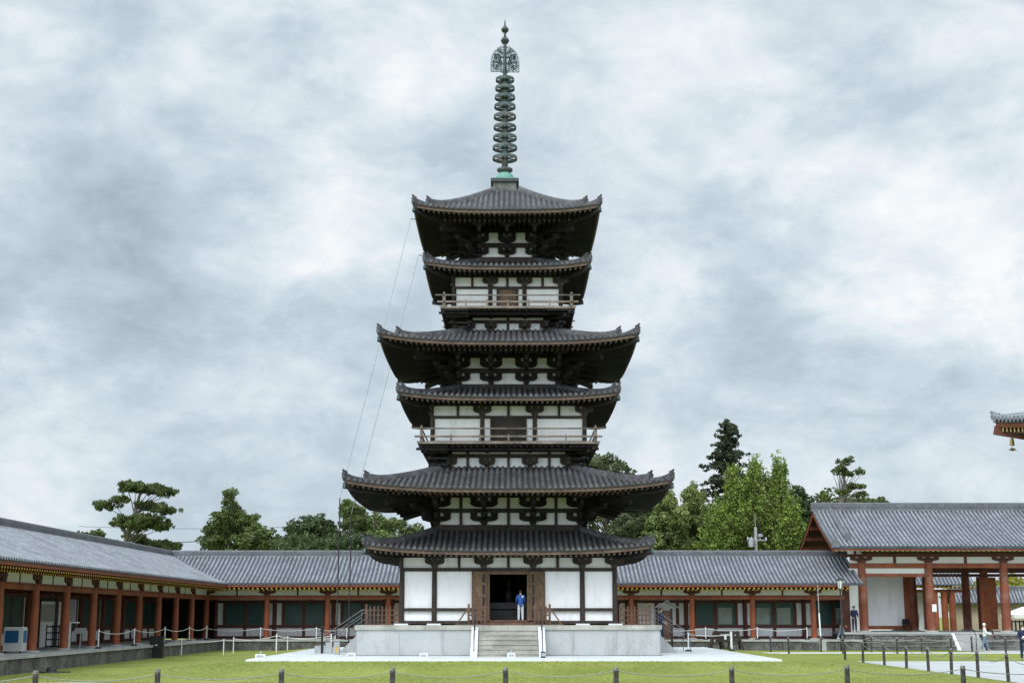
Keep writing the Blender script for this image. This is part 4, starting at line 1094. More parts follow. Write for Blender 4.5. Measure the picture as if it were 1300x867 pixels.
# wooden trestle
v = atz(923, 827.5, .2); o = Vector((v.x, v.y, mound(v.x, v.y)))
tr_ = empty('wooden_trestle', o, 'dark wooden trestle barricade with small white signs on the gravel right of the pagoda', 'trestle', rz=R(8))
for xx in (-.62, .5):
    for sx in (-1, 1):
        MB().bar((xx + sx * .42, -.25, .0), (xx + sx * .12, 0, .92), .13, .13).build('leg', 'wood_body', tr_)
        MB().bar((xx + sx * .36, .28, .0), (xx + sx * .12, 0, .92), .11, .11).build('leg', 'wood_body', tr_)
    MB().bar((xx - .36, -.1, .3), (xx + .36, -.1, .3), .06, .07).build('crosspiece', 'wood_body', tr_)
MB().box(-.75, .75, -.09, .09, .86, 1.02).build('top_beam', 'wood_body', tr_)
MB().box(-.7, .65, -.22, -.13, .42, .66).build('side_board', 'wood_body', tr_)
MB().box(.12, .2, -.3, -.27, .1, 1.0).build('white_pole', 'white_paint', tr_); MB().box(-.22, -.1, -.3, -.27, .55, .82).build('white_sign', 'white_paint', tr_)

# ------------------------------------------------------------------ small lights and boxes around the apron
def lightbox(px, py, z, label, w=.34, h=.2, m='white_paint', Y=None):
    v = atz(px, py, z); root = empty('floodlight', (v.x, v.y, z), label, 'floodlight')
    MB().box(-w / 2, w / 2, -.12, .12, 0, h).build('housing', m, root)
    MB().box(-w * .38, w * .38, -.13, -.122, h * .25, h * .8).build('lens', 'metal_grey', root)
    MB().tube([(0, 0, h), (0, .05, h + .12)], .03, 6).build('bracket', 'metal_grey', root)
lightbox(446, 834.5, .457, 'small white floodlight box on the gravel at the left corner of the platform')
lightbox(538, 834.8, .457, 'small white floodlight box in front of the left half of the platform wall')
lightbox(649, 834.5, .457, 'small white floodlight box at the foot of the central stairs')
lightbox(330.6, 835.5, .457, 'small white floodlight box at the far left tip of the gravel apron', .4, .18)
lightbox(689.5, 834.5, .457, 'dark blue floodlight at the foot of the right stair cheek', .2, .26, 'navy')
v = atz(427.5, 830.5, .457); root = empty('ground_lantern', (v.x, v.y, .457), 'upright grey stone lantern box with a yellow mark beside the left steps', 'lantern')
MB().box(-.13, .13, -.13, .13, 0, .62).build('body', 'stone_pave', root); MB().box(-.17, .17, -.17, .17, .622, .70).build('cap', 'stone_pave', root); MB().box(-.06, .06, -.14, -.132, .12, .34).build('yellow_plate', 'yellow', root)
v = atz(411, 829, .457); root = empty('electrical_box', (v.x, v.y, .457), 'low pale grey electrical cabinet beside the poles left of the platform', 'cabinet')
MB().box(-.42, .1, -.2, .2, 0, .36).build('cabinet', 'metal_grey', root); MB().box(.102, .4, -.2, .2, 0, .52).build('tall_cabinet', 'metal_grey', root)
v = atz(409.5, 829, .457); root = empty('marker_post', (v.x, v.y - .3, .457), 'thin black marker post among the grey cabinets left of the platform', 'post')
MB().lathe([(.05, 0), (.05, 1.0), (.09, 1.02), (.09, 1.25), (.03, 1.3)], 8).build('post', 'black', root)
v = atz(65, 853.5, 0); root = empty('ground_spotlight', (v.x, v.y, 0), 'low dark dome shaped ground spotlight on the lawn at far left', 'spotlight')
MB().lathe([(.42, 0), (.4, .04), (.2, .07), (.19, .16), (.1, .22), (.02, .23)], 14).build('dome', 'metal_dark', root, True)
MB().tube([(-.7, .1, .03), (0, 0, .03), (.75, .12, .03)], .03, 6).build('cable', 'metal_dark', root)
# black cabinet beside the left cloister
v = atz(199, 835, 0); root = empty('notice_cabinet', (v.x, v.y, 0), 'black upright cabinet standing on the lawn before the left cloister', 'cabinet')
MB().box(-.36, .32, -.25, .25, 0, 1.12).build('body', 'black', root); MB().box(-.38, .34, -.27, .27, 1.123, 1.16).build('top', 'black', root)
MB().box(-.06, .06, -.255, -.252, .66, .72).build('white_label', 'paper', root); MB().box(.322, .34, -.2, .2, .05, 1.1).build('side_panel', 'metal_dark', root); MB().box(.343, .35, -.05, .02, .35, .5).build('red_tag', 'red_cloth', root)
# air cooler
Y = 61.6; v = at(19, 825, Y); root = empty('air_cooler', (v.x, Y, .69), 'pale grey floor air cooler with a blue grille between the first columns at far left', 'air cooler')
MB().box(-.42, .38, -.3, .3, .06, 1.02).build('body', 'appliance', root)
MB().box(-.34, .22, -.325, -.302, .42, .92).build('grille', 'blue', root)
b = MB(); 
for k in range(9): b.box(-.34 + k * .065, -.325 + k * .065, -.335, -.327, .42, .92)
b.build('grille_bars', 'navy', root)
MB().box(.383, .39, -.2, .2, .42, .92).build('side_grille', 'blue', root); MB().box(-.40, .36, -.28, .28, 1.023, 1.06).build('lid', 'white_paint', root)
for sx in (-.34, .3): MB().lathe([(.05, 0), (.05, .058)], 8, (sx, -.2, 0)).build('caster', 'black', root)
# doorway, lattice and small panels in the left cloister
Y = 63.6; X = XL - 3.1
def wallp(px, py, Xp=X): # point on wall plane X=Xp
    a, b_ = ray(px, py); Yp = Xp / a; return Vector((Xp, Yp, b_ * Yp + EYE))
p0, p1 = wallp(48, 800), wallp(76, 800)
root = empty('entrance_door', (X, (p0.y + p1.y) / 2, .69), 'white framed cloister doorway with grey pane between the first and second columns at left', 'door')
hw_ = abs(p1.y - p0.y) / 2
b = MB(); b.box(-.08, 0, -hw_, hw_, 0, 2.25); b.build('panel', 'plaster', root)
MB().box(.002, .06, -hw_, hw_ * .55, 2.252, 2.34).build('head', 'black', root)
MB().box(.002, .06, -hw_, -hw_ + .14, 0, 2.25).build('frame', 'black', root); MB().box(.002, .06, hw_ * .42, hw_ * .55, 0, 2.25).build('frame', 'black', root)
MB().box(.002, .04, -hw_ + .2, hw_ * .38, 1.25, 2.1).build('pane', 'metal_grey', root)
root = empty('lattice_screen', (XL - 1.6, (p0.y + p1.y) / 2 - 3.2, .69), 'low black lattice screen standing before the white framed doorway at left', 'screen', rz=R(0))
b = MB()
for k in range(5): b.box(-.6 + k * .3 - .025, -.6 + k * .3 + .025, -.02, .02, 0, 1.1)
b.build('upright', 'black', root)
b = MB()
for z_ in (.08, .4, .72, 1.02): b.box(-.6, .6, -.035, -.022, z_ - .03, z_ + .03)
b.build('crossbar', 'black', root)
v = at(102, 808, 67.8); root = empty('small_sign', (v.x, 67.8, .69), 'small grey sign on a stand between the second and third columns of the left cloister', 'sign')
MB().tube([(0, 0, 0), (0, 0, .85)], .02, 6).build('stand', 'metal_grey', root); MB().box(-.28, .28, -.03, -.015, .72, .98).build('board', 'metal_grey', root)
v = at(86, 808, 68.6); root = empty('service_panel', (v.x, 68.6, .69), 'narrow white and glass service panel next to the second column of the left cloister', 'panel')
MB().box(-.12, .12, -.05, .05, 0, 1.25).build('base', 'white_paint', root); MB().box(-.10, .30, -.04, .04, 1.253, 2.3).build('glass_panel', 'metal_grey', root); MB().box(-.2, .5, -.2, .05, 1.2, 1.25).build('shelf', 'white_paint', root)

# ------------------------------------------------------------------ lamp post, poles
Y = 94.8; v = at(1069.5, 812, Y); zt = at(1069.5, 733, Y).z; root = empty('lamp_post', (v.x, Y, 0), 'dark lamp post with a glass lantern before the right end of the cloister', 'street lamp')
MB().lathe([(.16, 0), (.16, .5), (.13, .55), (.10, 1.2), (.075, 1.3), (.05, zt - .75)], 12).build('pole', 'metal_dark', root, True)
MB().lathe([(.12, zt - .72), (.2, zt - .2), (.2, zt - .18)], 6).build('lamp_glass', 'lamp_glass', root)
MB().lathe([(.24, zt - .18), (.26, zt - .14), (.1, zt - .04), (.03, zt), (.02, zt + .08)], 6).build('lamp_cap', 'metal_dark', root)
b = MB()
for k in range(6): b.bar((.12 * math.cos(PI * k / 3), .12 * math.sin(PI * k / 3), zt - .74), (.205 * math.cos(PI * k / 3), .205 * math.sin(PI * k / 3), zt - .18), .025, .025)
b.build('lamp_frame', 'metal_dark', root)
Y = 94.2; v = at(1044, 810, Y); zt = at(1043, 742, Y).z; root = empty('flag_pole', (v.x, Y, 0), 'thin grey pole with white lower half in a concrete block near the lamp post', 'pole')
MB().box(-.2, .2, -.2, .2, 0, .62).build('block', 'stone_pave', root); MB().tube([(-.1, 0, .6), (-.15, 0, 2.4)], .05, 8).build('lower_tube', 'white_paint', root); MB().tube([(-.15, 0, 2.4), (-.17, 0, zt)], .03, 8).build('upper_tube', 'metal_grey', root)
MB().lathe([(.07, .62), (.07, .95)], 8, (-.1, 0, 0)).build('red_band', 'red_cloth', root)

# tall conductor poles and their cables, left of the pagoda
def conductor(px, ytop, ybase, Y, label, arm_pt):
    v = at(px, ytop, Y); root = empty('conductor_pole', (v.x, Y, .45), label, 'pole')
    MB().tube([(0, 0, 0), (0, 0, v.z - .45)], .03, 8).build('pole', 'metal_dark', root)
    a_ = Vector(arm_pt) - Vector((v.x, Y, .45)); t_ = Vector((0, 0, v.z - .45))
    MB().tube([t_, t_.lerp(a_, .3) + Vector((-.02, 0, -.2)), t_.lerp(a_, .65) + Vector((-.02, 0, -.2)), a_], .014, 5).build('cable', 'metal_grey', root)
    MB().tube([a_, a_ + Vector((.45, .1, -.02))], .02, 5).build('stay_arm', 'metal_dark', root)
conductor(431.5, 632, 810, 70.5, 'taller thin dark pole left of the platform, farther from the pagoda', at(521.5, 278, 69.8))
conductor(446, 652, 808, 73.5, 'shorter thin dark pole left of the platform, nearer the pagoda', at(531.5, 324, 72.5))

# utility poles behind
def utility(px, ytop, Y, label, big=True):
    v = at(px, ytop, Y); h = v.z + 1; root = empty('utility_pole', (v.x, Y, -1), label, 'utility pole', rz=R(12))
    MB().lathe([(.19, 0), (.15, h * .6), (.12, h)], 10).build('pole', 'concrete', root)
    MB().bar((-.75, 0, h - 1.0), (.9, 0, h - 1.0), .1, .12).build('crossarm', 'metal_grey', root)
    if big:
        MB().bar((-.75, 0, h - 1.85), (.8, 0, h - 1.85), .1, .12).build('crossarm', 'metal_grey', root)
        b = MB().lathe([(.1, -.36), (.25, -.34), (.27, 0), (.25, .33), (.1, .36)], 14, (-.5, -.25, h - 1.2)); b.build('transformer', 'metal_grey', root, True)
        MB().box(.12, .45, -.3, -.1, h - .75, h - .52).build('switch_box', 'metal_grey', root); MB().tube([(0, 0, h), (0, 0, h + .9)], .03, 6).build('antenna', 'metal_grey', root)
    b = MB()
    for x in (-.95, -.5, .5, 1.2): b.lathe([(.05, 0), (.06, .1), (.03, .16)], 8, (x * .7, 0, h - .94))
    b.build('insulators', 'white_paint', root)
utility(959, 669, 112, 'pale concrete utility pole with a white transformer rising above the rear cloister roof')
utility(914.5, 676, 118, 'shorter utility pole left of the transformer pole above the rear cloister roof', False)
def cable(p, q, s, label, r=.03):
    b = MB(); p, q = Vector(p), Vector(q); pts = sag(p, q, s, 16); b.tube([x - p for x in pts], r, 5); tag(b.build('power_cable', 'metal_dark', None, loc=p), label, 'cable')
cable(at(-60, 684, 160), at(420, 676, 160), .8, 'power cable crossing the sky between the pine and the round tree at left', .045)
cable(at(100, 668, 175), at(520, 660, 175), .6, 'higher thin power cable behind the trees at left', .025)
cable(at(700, 668, 116), at(958, 686, 112.2), .5, 'power cable running from the pole to the trees behind the pagoda')

# crow on the tree
v = at(371, 661.5, 118); root = MB()
root.tube([(-.22, 0, .10), (-.1, 0, .05), (.05, 0, .12), (.14, 0, .22), (.2, 0, .24), (.28, 0, .22)], [.02, .07, .085, .05, .045, .008], 8)
tag(root.build('crow', 'black', None, True, loc=v), 'small black bird perched on top of the tree left of the pagoda', 'bird')

# ------------------------------------------------------------------ people
def skinned(name, verts, edges, radii, m, sub=1):
    me = bpy.data.meshes.new(name); me.from_pydata(verts, edges, [])
    ob = bpy.data.objects.new(name + '_tmp', me); col.objects.link(ob)
    md = ob.modifiers.new('s', 'SKIN'); md.use_smooth_shade = True
    for i, r_ in enumerate(radii):
        sv = me.skin_vertices[0].data[i]; sv.radius = r_ if isinstance(r_, tuple) else (r_, r_); sv.use_root = (i == 0)
    s2 = ob.modifiers.new('u', 'SUBSURF'); s2.levels = s2.render_levels = sub
    dg = bpy.context.evaluated_depsgraph_get(); ev = ob.evaluated_get(dg); nm = bpy.data.meshes.new_from_object(ev)
    bpy.data.objects.remove(ob); nm.name = name; nm.materials.clear(); nm.materials.append(M[m]); return nm
def person(loc, h, rz, label, top, legs, shoes='black_cloth', stride=.0, bend=0, armL=(0, 0), armR=(0, 0), hair='hair', extras=(), long_top=False, group=None):
    """faces local -Y.  arms: (forward swing, elbow bend) in metres for height 1.7"""
    k = h / 1.70; body_parent = empty('person', loc, label, 'person', group, rz)
    J = {}
    J['pel'] = Vector((0, 0, .93)); J['sp'] = Vector((0, -.02 - bend * .3, 1.12)); J['ch'] = Vector((0, -.01 - bend * .7, 1.30)); J['nk'] = Vector((0, -.02 - bend, 1.45)); J['hd0'] = Vector((0, -.03 - bend * 1.05, 1.53)); J['hd1'] = Vector((0, -.04 - bend * 1.1, 1.61)); J['hd2'] = Vector((0, -.03 - bend * 1.1, 1.67)); J['nose'] = J['hd0'] + Vector((0, -.085, .03))
    for s_, sx, (fw, eb) in (('L', 1, armL), ('R', -1, armR)):
        J['sh' + s_] = J['ch'] + Vector((sx * .175, .0, .08)); J['el' + s_] = J['sh' + s_] + Vector((sx * .05, -fw * .5, -.27)); J['wr' + s_] = J['el' + s_] + Vector((-sx * (.0 + eb * .5), -fw * .6 - eb, -.24 + eb * .7)); dv = (J['wr' + s_] - J['el' + s_]).normalized(); J['hn' + s_] = J['wr' + s_] + dv * .08
        for q_ in range(4): J['f%d' % q_ + s_] = J['hn' + s_] + dv * (.07 + .015 * (q_ in (1, 2))) + Vector((0, (q_ - 1.5) * .02, 0)) + Vector((-sx * .015, 0, 0))
        J['th' + s_] = J['wr' + s_] + dv * .06 + Vector((-sx * .01, -.045, 0))
        st_ = stride * sx
        J['hp' + s_] = Vector((sx * .09, 0, .88)); J['kn' + s_] = Vector((sx * .10, -st_ * .5 - .02, .48)); J['an' + s_] = Vector((sx * .11, -st_ + .02, .08 + max(0, -st_) * .15)); J['to' + s_] = J['an' + s_] + Vector((sx * .015, -.15, -.045 + 0))
    for n in J: J[n] = J[n] * k
    def part(name, names, edges, rad, m, sub=1, parent=None):
        idx = {n: i for i, n in enumerate(names)}
        me = skinned(name, [J[n] for n in names], [(idx[a_], idx[b_]) for a_, b_ in edges], [tuple(v * k for v in r_) if isinstance(r_, tuple) else r_ * k for r_ in rad], m, sub)
        o = bpy.data.objects.new(name, me); col.objects.link(o); o.parent = parent or body_parent; return o
    rb = {'pel': (.115, .08), 'sp': (.105, .07), 'ch': (.105, .065), 'nk': .05, 'hd0': (.072, .082), 'hd1': (.078, .09), 'hd2': (.045, .05), 'nose': .013}
    E = [('pel', 'sp'), ('sp', 'ch'), ('ch', 'nk'), ('nk', 'hd0'), ('hd0', 'hd1'), ('hd1', 'hd2'), ('hd0', 'nose')]
    for s_ in 'LR':
        rb.update({'sh' + s_: .055, 'el' + s_: .04, 'wr' + s_: .026, 'hn' + s_: (.035, .02), 'th' + s_: .009, 'hp' + s_: .085, 'kn' + s_: .055, 'an' + s_: .038, 'to' + s_: .03})
        E += [('ch', 'sh' + s_), ('sh' + s_, 'el' + s_), ('el' + s_, 'wr' + s_), ('wr' + s_, 'hn' + s_), ('wr' + s_, 'th' + s_), ('pel', 'hp' + s_), ('hp' + s_, 'kn' + s_), ('kn' + s_, 'an' + s_), ('an' + s_, 'to' + s_)]
        for q_ in range(4): rb['f%d' % q_ + s_] = .009; E.append(('hn' + s_, 'f%d' % q_ + s_))
    names = list(rb); part('body', names, E, [rb[n] for n in names], 'skin', 2)
    # clothes
    tn = ['ch', 'sp', 'pel', 'nk', 'shL', 'elL', 'shR', 'elR', 'wrL', 'wrR']
    J['hem'] = Vector((0, 0, .78 if long_top else .85)) * k; J['wcL'] = J['elL'].lerp(J['wrL'], .9); J['wcR'] = J['elR'].lerp(J['wrR'], .9); J['nb'] = J['ch'].lerp(J['nk'], .75)
    part('jacket', ['ch', 'sp', 'pel', 'hem', 'nb', 'shL', 'elL', 'wcL', 'shR', 'elR', 'wcR'], [('ch', 'sp'), ('sp', 'pel'), ('pel', 'hem'), ('ch', 'nb'), ('ch', 'shL'), ('shL', 'elL'), ('elL', 'wcL'), ('ch', 'shR'), ('shR', 'elR'), ('elR', 'wcR')], [(.155, .125), (.145, .115), (.155, .125), (.185, .15), (.085, .075), .08, .062, .048, .08, .062, .048], top, 2)
    part('trousers', ['pel', 'hpL', 'knL', 'anL', 'hpR', 'knR', 'anR'], [('pel', 'hpL'), ('hpL', 'knL'), ('knL', 'anL'), ('pel', 'hpR'), ('hpR', 'knR'), ('knR', 'anR')], [(.115, .09), .095, .072, .058, .095, .072, .058], legs, 2)
    for s_ in 'LR':
        J['heel' + s_] = J['an' + s_] + Vector((0, .05, -.04)) * k
        part('shoe', ['heel' + s_, 'to' + s_], [('heel' + s_, 'to' + s_)], [.042, .04], shoes)
    J['hr0'] = J['hd0'] + Vector((0, .03, .0)) * k; J['hr1'] = J['hd1'] + Vector((0, .015, .02)) * k; J['hr2'] = J['hd2'] + Vector((0, .0, .02)) * k
    hb = MB(); n_ = 14; c_ = J['hd1'] + Vector((0, .018, .008)) * k; prof = []
    for i_ in range(9):
        t_ = -.62 + (PI / 2 + .62) * i_ / 8; prof.append((max(.001, .098 * math.cos(t_) * k), .105 * math.sin(t_) * k))
    hb.lathe(prof, n_, (0, 0, 0)); hb.v = [(x + c_.x, y * 1.1 + c_.y + max(0, -y) * (.55 if z < .02 * k else .1), z + c_.z) for x, y, z in hb.v]
    if hair != 'hair': hb.lathe([(.10 * k, 0), (.10 * k, .008 * k)], 12, (c_.x, c_.y - .045 * k, c_.z + .02 * k))
    hb.build('hair' if hair == 'hair' else 'cap', hair, body_parent, True)
    eb_ = MB()
    for sx in (-1, 1): eb_.lathe([(.001, -.012 * k), (.011 * k, 0), (.001, .012 * k)], 6, tuple(J['hd0'] + Vector((sx * .032, -.086, .045)) * k))
    eb_.build('eyes', 'black', body_parent)
    for kind in extras:
        if kind == 'backpack': MB().box(-.15 * k, .15 * k, .10 * k, .27 * k, 1.0 * k, 1.38 * k).build('backpack', 'black_cloth', body_parent)
        if kind == 'mask': q2 = J['hd0']; MB().box(q2.x - .05 * k, q2.x + .05 * k, q2.y - .10 * k, q2.y - .06 * k, q2.z - .05 * k, q2.z + .02 * k).build('mask', 'paper', body_parent)
        if kind == 'scarf': J['sc'] = J['nk'] + Vector((0, .0, -.03)) * k; part('scarf', ['sc', 'nk'], [('sc', 'nk')], [(.10, .09), (.07, .065)], 'orange_cloth')
        if kind == 'badge': q2 = J['sp']; MB().box(q2.x - .05 * k, q2.x + .05 * k, q2.y - .14 * k, q2.y - .125 * k, q2.z - .05 * k, q2.z + .05 * k).build('badge', 'paper', body_parent)
        if kind == 'crest': q2 = J['ch']; MB().box(q2.x - .13 * k, q2.x - .05 * k, q2.y + .118 * k, q2.y + .13 * k, q2.z + .0, q2.z + .1 * k).build('back_patch', 'paper', body_parent)
    return body_parent, J, k
v = at(661, 788, 67.5)
person((v.x, 67.45, 1.935), 1.47, PI + R(6), 'person in a blue jacket and white trousers standing in the pagoda doorway with back turned', 'royal', 'pale_cloth', bend=.05, armL=(.2, .12), armR=(.15, .1), long_top=True, extras=('crest',))
person((7.75, 75.6, 1.02), 1.62, R(70), 'person in a dark navy top just behind the right end of the stone platform', 'navy', 'navy', armL=(.15, .05), armR=(.1, .1), stride=.08, long_top=True)
v = at(1090.5, 802, 97.6)
person((v.x - .35, 97.3, 1.165), 1.72, R(10), 'person in a navy jacket and black trousers by the first thick gate column', 'navy', 'black_cloth', armL=(.1, .1), armR=(.1, .1))
v = at(1067, 802, 97.2)
person((v.x, 96.8, .69), 1.68, R(85), 'person in black with a backpack walking right in front of the cloister end', 'black_cloth', 'jeans', shoes='white_cloth', stride=.3, armL=(.2, .05), armR=(-.15, .05), extras=('backpack',))
v = at(1250, 810, 94.3)
o_, J, k = person((v.x, v.y, .01), 1.74, R(75), 'person in white cap, pale vest and orange scarf walking past the gate steps', 'white_cloth', 'jeans', shoes='grey_cloth', stride=.22, armL=(.25, .2), armR=(.2, .2), hair='white_cloth', extras=('scarf',))
q2 = J['hnL']; b = MB(); b.tube([q2 + Vector((0, .1, .25)), q2 + Vector((0, -.1, -.25))], .05, 8)
tag(b.build('rolled_umbrella', 'black_cloth', None, loc=(v.x, v.y, .02), rz=R(75)), 'dark folded umbrella held by the person in the pale vest', 'umbrella')
v = atz(1297.5, 838, 0)
person((v.x + .12, v.y, .01), 1.76, R(-10), 'person in a dark navy suit and white mask at the right edge', 'navy', 'navy', armL=(.1, .25), armR=(.1, .25), extras=('mask', 'badge'))
# person seen through the gate, chair in front of the inner wall
v = at(1170, 800, 104)
person((v.x - .3, 104, 1.17), 1.5, R(30), 'partly hidden person in pale clothes behind the second thick gate column', 'pale_cloth', 'grey_cloth')
v = at(1151, 800, 101.6); root = empty('folding_chair', (v.x, 101.5, 1.165), 'black folding chair in front of the white inner wall of the gate', 'chair')
MB().box(-.25, .25, -.25, .2, .42, .47).build('seat', 'black_cloth', root); MB().box(-.25, .25, .22, .26, .5, .85).build('backrest', 'black_cloth', root)
for sx in (-.22, .22):
    MB().bar((sx, -.22, 0), (sx, .24, .6), .03, .03).build('leg', 'metal_dark', root); MB().bar((sx, .22, 0), (sx, -.22, .42), .03, .03).build('leg', 'metal_dark', root)

# ------------------------------------------------------------------ beyond the gate
def small_roof(root, o, x0, x1, y0, y1, ze, zr_, pitch=.3):
    b = MB(); ym = (y0 + y1) / 2; hh = (y1 - y0) / 2
    for sy in (-1, 1):
        b.grid([[(x - o.x, ym + sy * hh * i_ / 4 - o.y, zr_ + (ze - zr_) * (i_ / 4)) for i_ in range(5)] for x in (x0, x1)], 'tile_pan')
        n = int((x1 - x0) / pitch)
        for k_ in range(n + 1):
            x = x0 + .1 + k_ * pitch
            b.grid([[(x - o.x + .09 * math.cos(q_), ym + sy * (hh + .03) * i_ / 3 - o.y, zr_ + (ze - zr_) * i_ / 3 + .01 + .1 * math.sin(q_)) for q_ in (PI, PI * .7, PI * .5, PI * .3, 0)] for i_ in range(4)], 'tile_grey')
    r = b.build('roof', None, root, True); ridge_bar((x0 - o.x, ym - o.y, zr_), (x1 - o.x, ym - o.y, zr_), r, h=.3, w=.3)
    return r
Y = 126.0
zl = at(1250, 766, Y).z; zr0 = at(1250, 748, Y).z
o = Vector((60, Y, 0)); root = empty('earthen_wall', o, 'beige plastered boundary wall with a tiled coping seen through the gate', 'wall')
xw0 = at(1205, 760, Y).x
MB().box(xw0 - o.x, 40, -.3, .3, -.3, zl - .0).build('wall', 'earth_wall', root)
small_roof(root, o, xw0, 100, Y - 1.1, Y + 1.1, zl, zr0)
Y = 117.0; pe = at(1205, 743, Y); pr_ = at(1205, 724, Y)
o = Vector((36, Y + 2, 0)); root = empty('outer_gate', o, 'smaller red gate with grey tiled roof standing beyond the large gate', 'gate')
xa, xb = at(1120, 743, Y).x, at(1237, 743, Y).x
small_roof(root, o, xa, xb, Y - 2.2 + 2, Y + 6, pe.z, pe.z + 2.4)
b = MB(); x = xa + .1
while x < xb: b.box(x - o.x - .05, x - o.x + .05, -2.1, -1.2, pe.z - .2, pe.z - .08); x += .35
b.build('rafters', 'yellow', root)
for px in (1190, 1202, 1212):
    vv = at(px, 770, Y); b = MB(); b.lathe([(.26, 0), (.26, pe.z - .35)], 14, (vv.x - o.x, -1.4, 0)); b.build('column', 'verm', root, True)
MB().box(xa - o.x, xb - o.x - .2, -1.5, -1.25, pe.z - .55, pe.z - .3).build('beam', 'verm', root)
MB().box(at(1205, 770, Y).x - o.x - 6, at(1205, 770, Y).x - o.x - .3, .5, .6, 0, pe.z - .4).build('wall', 'plaster', root)
Y = 120; v0 = at(1284, 795, Y); root = empty('canopy_tent', (v0.x + 1.6, Y, 0), 'white peaked canopy tent beyond the gate at the right edge', 'tent')
zt_ = at(1290, 770, Y).z; ze_ = at(1290, 780, Y).z
b = MB(); b.add([(-1.9, -1.6, ze_), (1.9, -1.6, ze_), (1.9, 1.6, ze_), (-1.9, 1.6, ze_), (-.6, 0, zt_), (1.2, 0, zt_), (-1.9, -1.6, ze_ - .3), (1.9, -1.6, ze_ - .3), (1.9, 1.6, ze_ - .3), (-1.9, 1.6, ze_ - .3)], [(0, 1, 5, 4), (1, 2, 5), (2, 3, 4, 5), (3, 0, 4), (6, 7, 1, 0), (7, 8, 2, 1), (8, 9, 3, 2), (9, 6, 0, 3)])
b.build('canopy', 'white_cloth', root)
for sx in (-1.85, 1.85):
    for sy in (-1.55, 1.55): MB().tube([(sx, sy, 0), (sx, sy, ze_ - .3)], .03, 6).build('leg', 'metal_grey', root)
Y = 112; xa = at(1279, 795, Y).x; root = empty('lattice_fence', (xa, Y, 0), 'dark lattice fence in front of the white tent beyond the gate', 'fence')
zf_ = at(1290, 787, Y).z
b = MB()
for k_ in range(40): b.box(k_ * .3, k_ * .3 + .1, -.03, .03, 0, zf_)
b.build('uprights', 'black', root)
for z_ in (.5, 1.1, zf_ - .1): MB().box(0, 12, -.06, -.033, z_ - .05, z_ + .05).build('rail', 'black', root)

# ------------------------------------------------------------------ trees
def leafmesh(name, centers, radii, per, size, mt, flat=.75, aspect=1.6, up=0.0, jitter=1.0):
    
    """leaf quads scattered through clumps; tint = natural per-leaf and per-clump colour variety"""
    C = np.asarray(centers, float); Rr = np.asarray(radii, float)
    nC = len(C); cnt = np.maximum(8, (per * (Rr / Rr.mean()) ** 2).astype(int)); idx = np.repeat(np.arange(nC), cnt); n = len(idx)
    d = rng.normal(size=(n, 3)); d /= np.linalg.norm(d, axis=1)[:, None]
    rad = rng.uniform(.35, 1.0, n) ** .6
    off = d * rad[:, None] * Rr[idx][:, None]; off[:, 2] *= flat
    pos = C[idx] + off
    nrm = d * .6 + rng.normal(size=(n, 3)) * .6 + np.array([0, 0, .35]); nrm /= np.linalg.norm(nrm, axis=1)[:, None]
    t = rng.normal(size=(n, 3)); t[:, 2] += up; t -= (t * nrm).sum(1)[:, None] * nrm; t /= np.linalg.norm(t, axis=1)[:, None]
    bt = np.cross(nrm, t); s = size * rng.uniform(.6, 1.4, n)[:, None] * .5
    v = np.empty((n, 4, 3)); v[:, 0] = pos - t * s * aspect; v[:, 1] = pos + bt * s * .8; v[:, 2] = pos + t * s * aspect; v[:, 3] = pos - bt * s * .8
    me = bpy.data.meshes.new(name); me.vertices.add(n * 4); me.vertices.foreach_set('co', v.reshape(-1))
    me.loops.add(n * 4); me.loops.foreach_set('vertex_index', np.arange(n * 4, dtype=np.int32))
    me.polygons.add(n); me.polygons.foreach_set('loop_start', np.arange(0, n * 4, 4, dtype=np.int32))
    me.update(calc_edges=True)
    ct = rng.uniform(0, 1, nC)
    tint = np.clip(.55 * ct[idx] + .45 * rng.uniform(0, 1, n), 0, 1)
    a_ = me.attributes.new('tint', 'FLOAT', 'FACE'); a_.data.foreach_set('value', tint.astype(np.float32))
    me.materials.append(M[mt]); return me
def blob_clumps(blobs, dens, rc, ragged=0):
    C = []; Rr = []
    for (x, y, z, rx, ry, rz) in blobs:
        n = max(5, int(dens * (rx * rz + rx * ry + ry * rz)))
        d = rng.normal(size=(n, 3)); d /= np.linalg.norm(d, axis=1)[:, None]
        r_ = rng.uniform(.3, 1.0, n) ** .5
        r_ *= rng.uniform(.85, 1.14, n)
        C.append(np.array([x, y, z]) + d * r_[:, None] * np.array([rx, ry, rz * (.7 if ragged else 1)]) + np.clip(rng.normal(size=(n, 3)), -1.3, 1.3) * np.array([.35, .3, .10]) * ragged); Rr.append(rc * rng.uniform(.6, 1.35, n))
    return np.concatenate(C), np.concatenate(Rr)
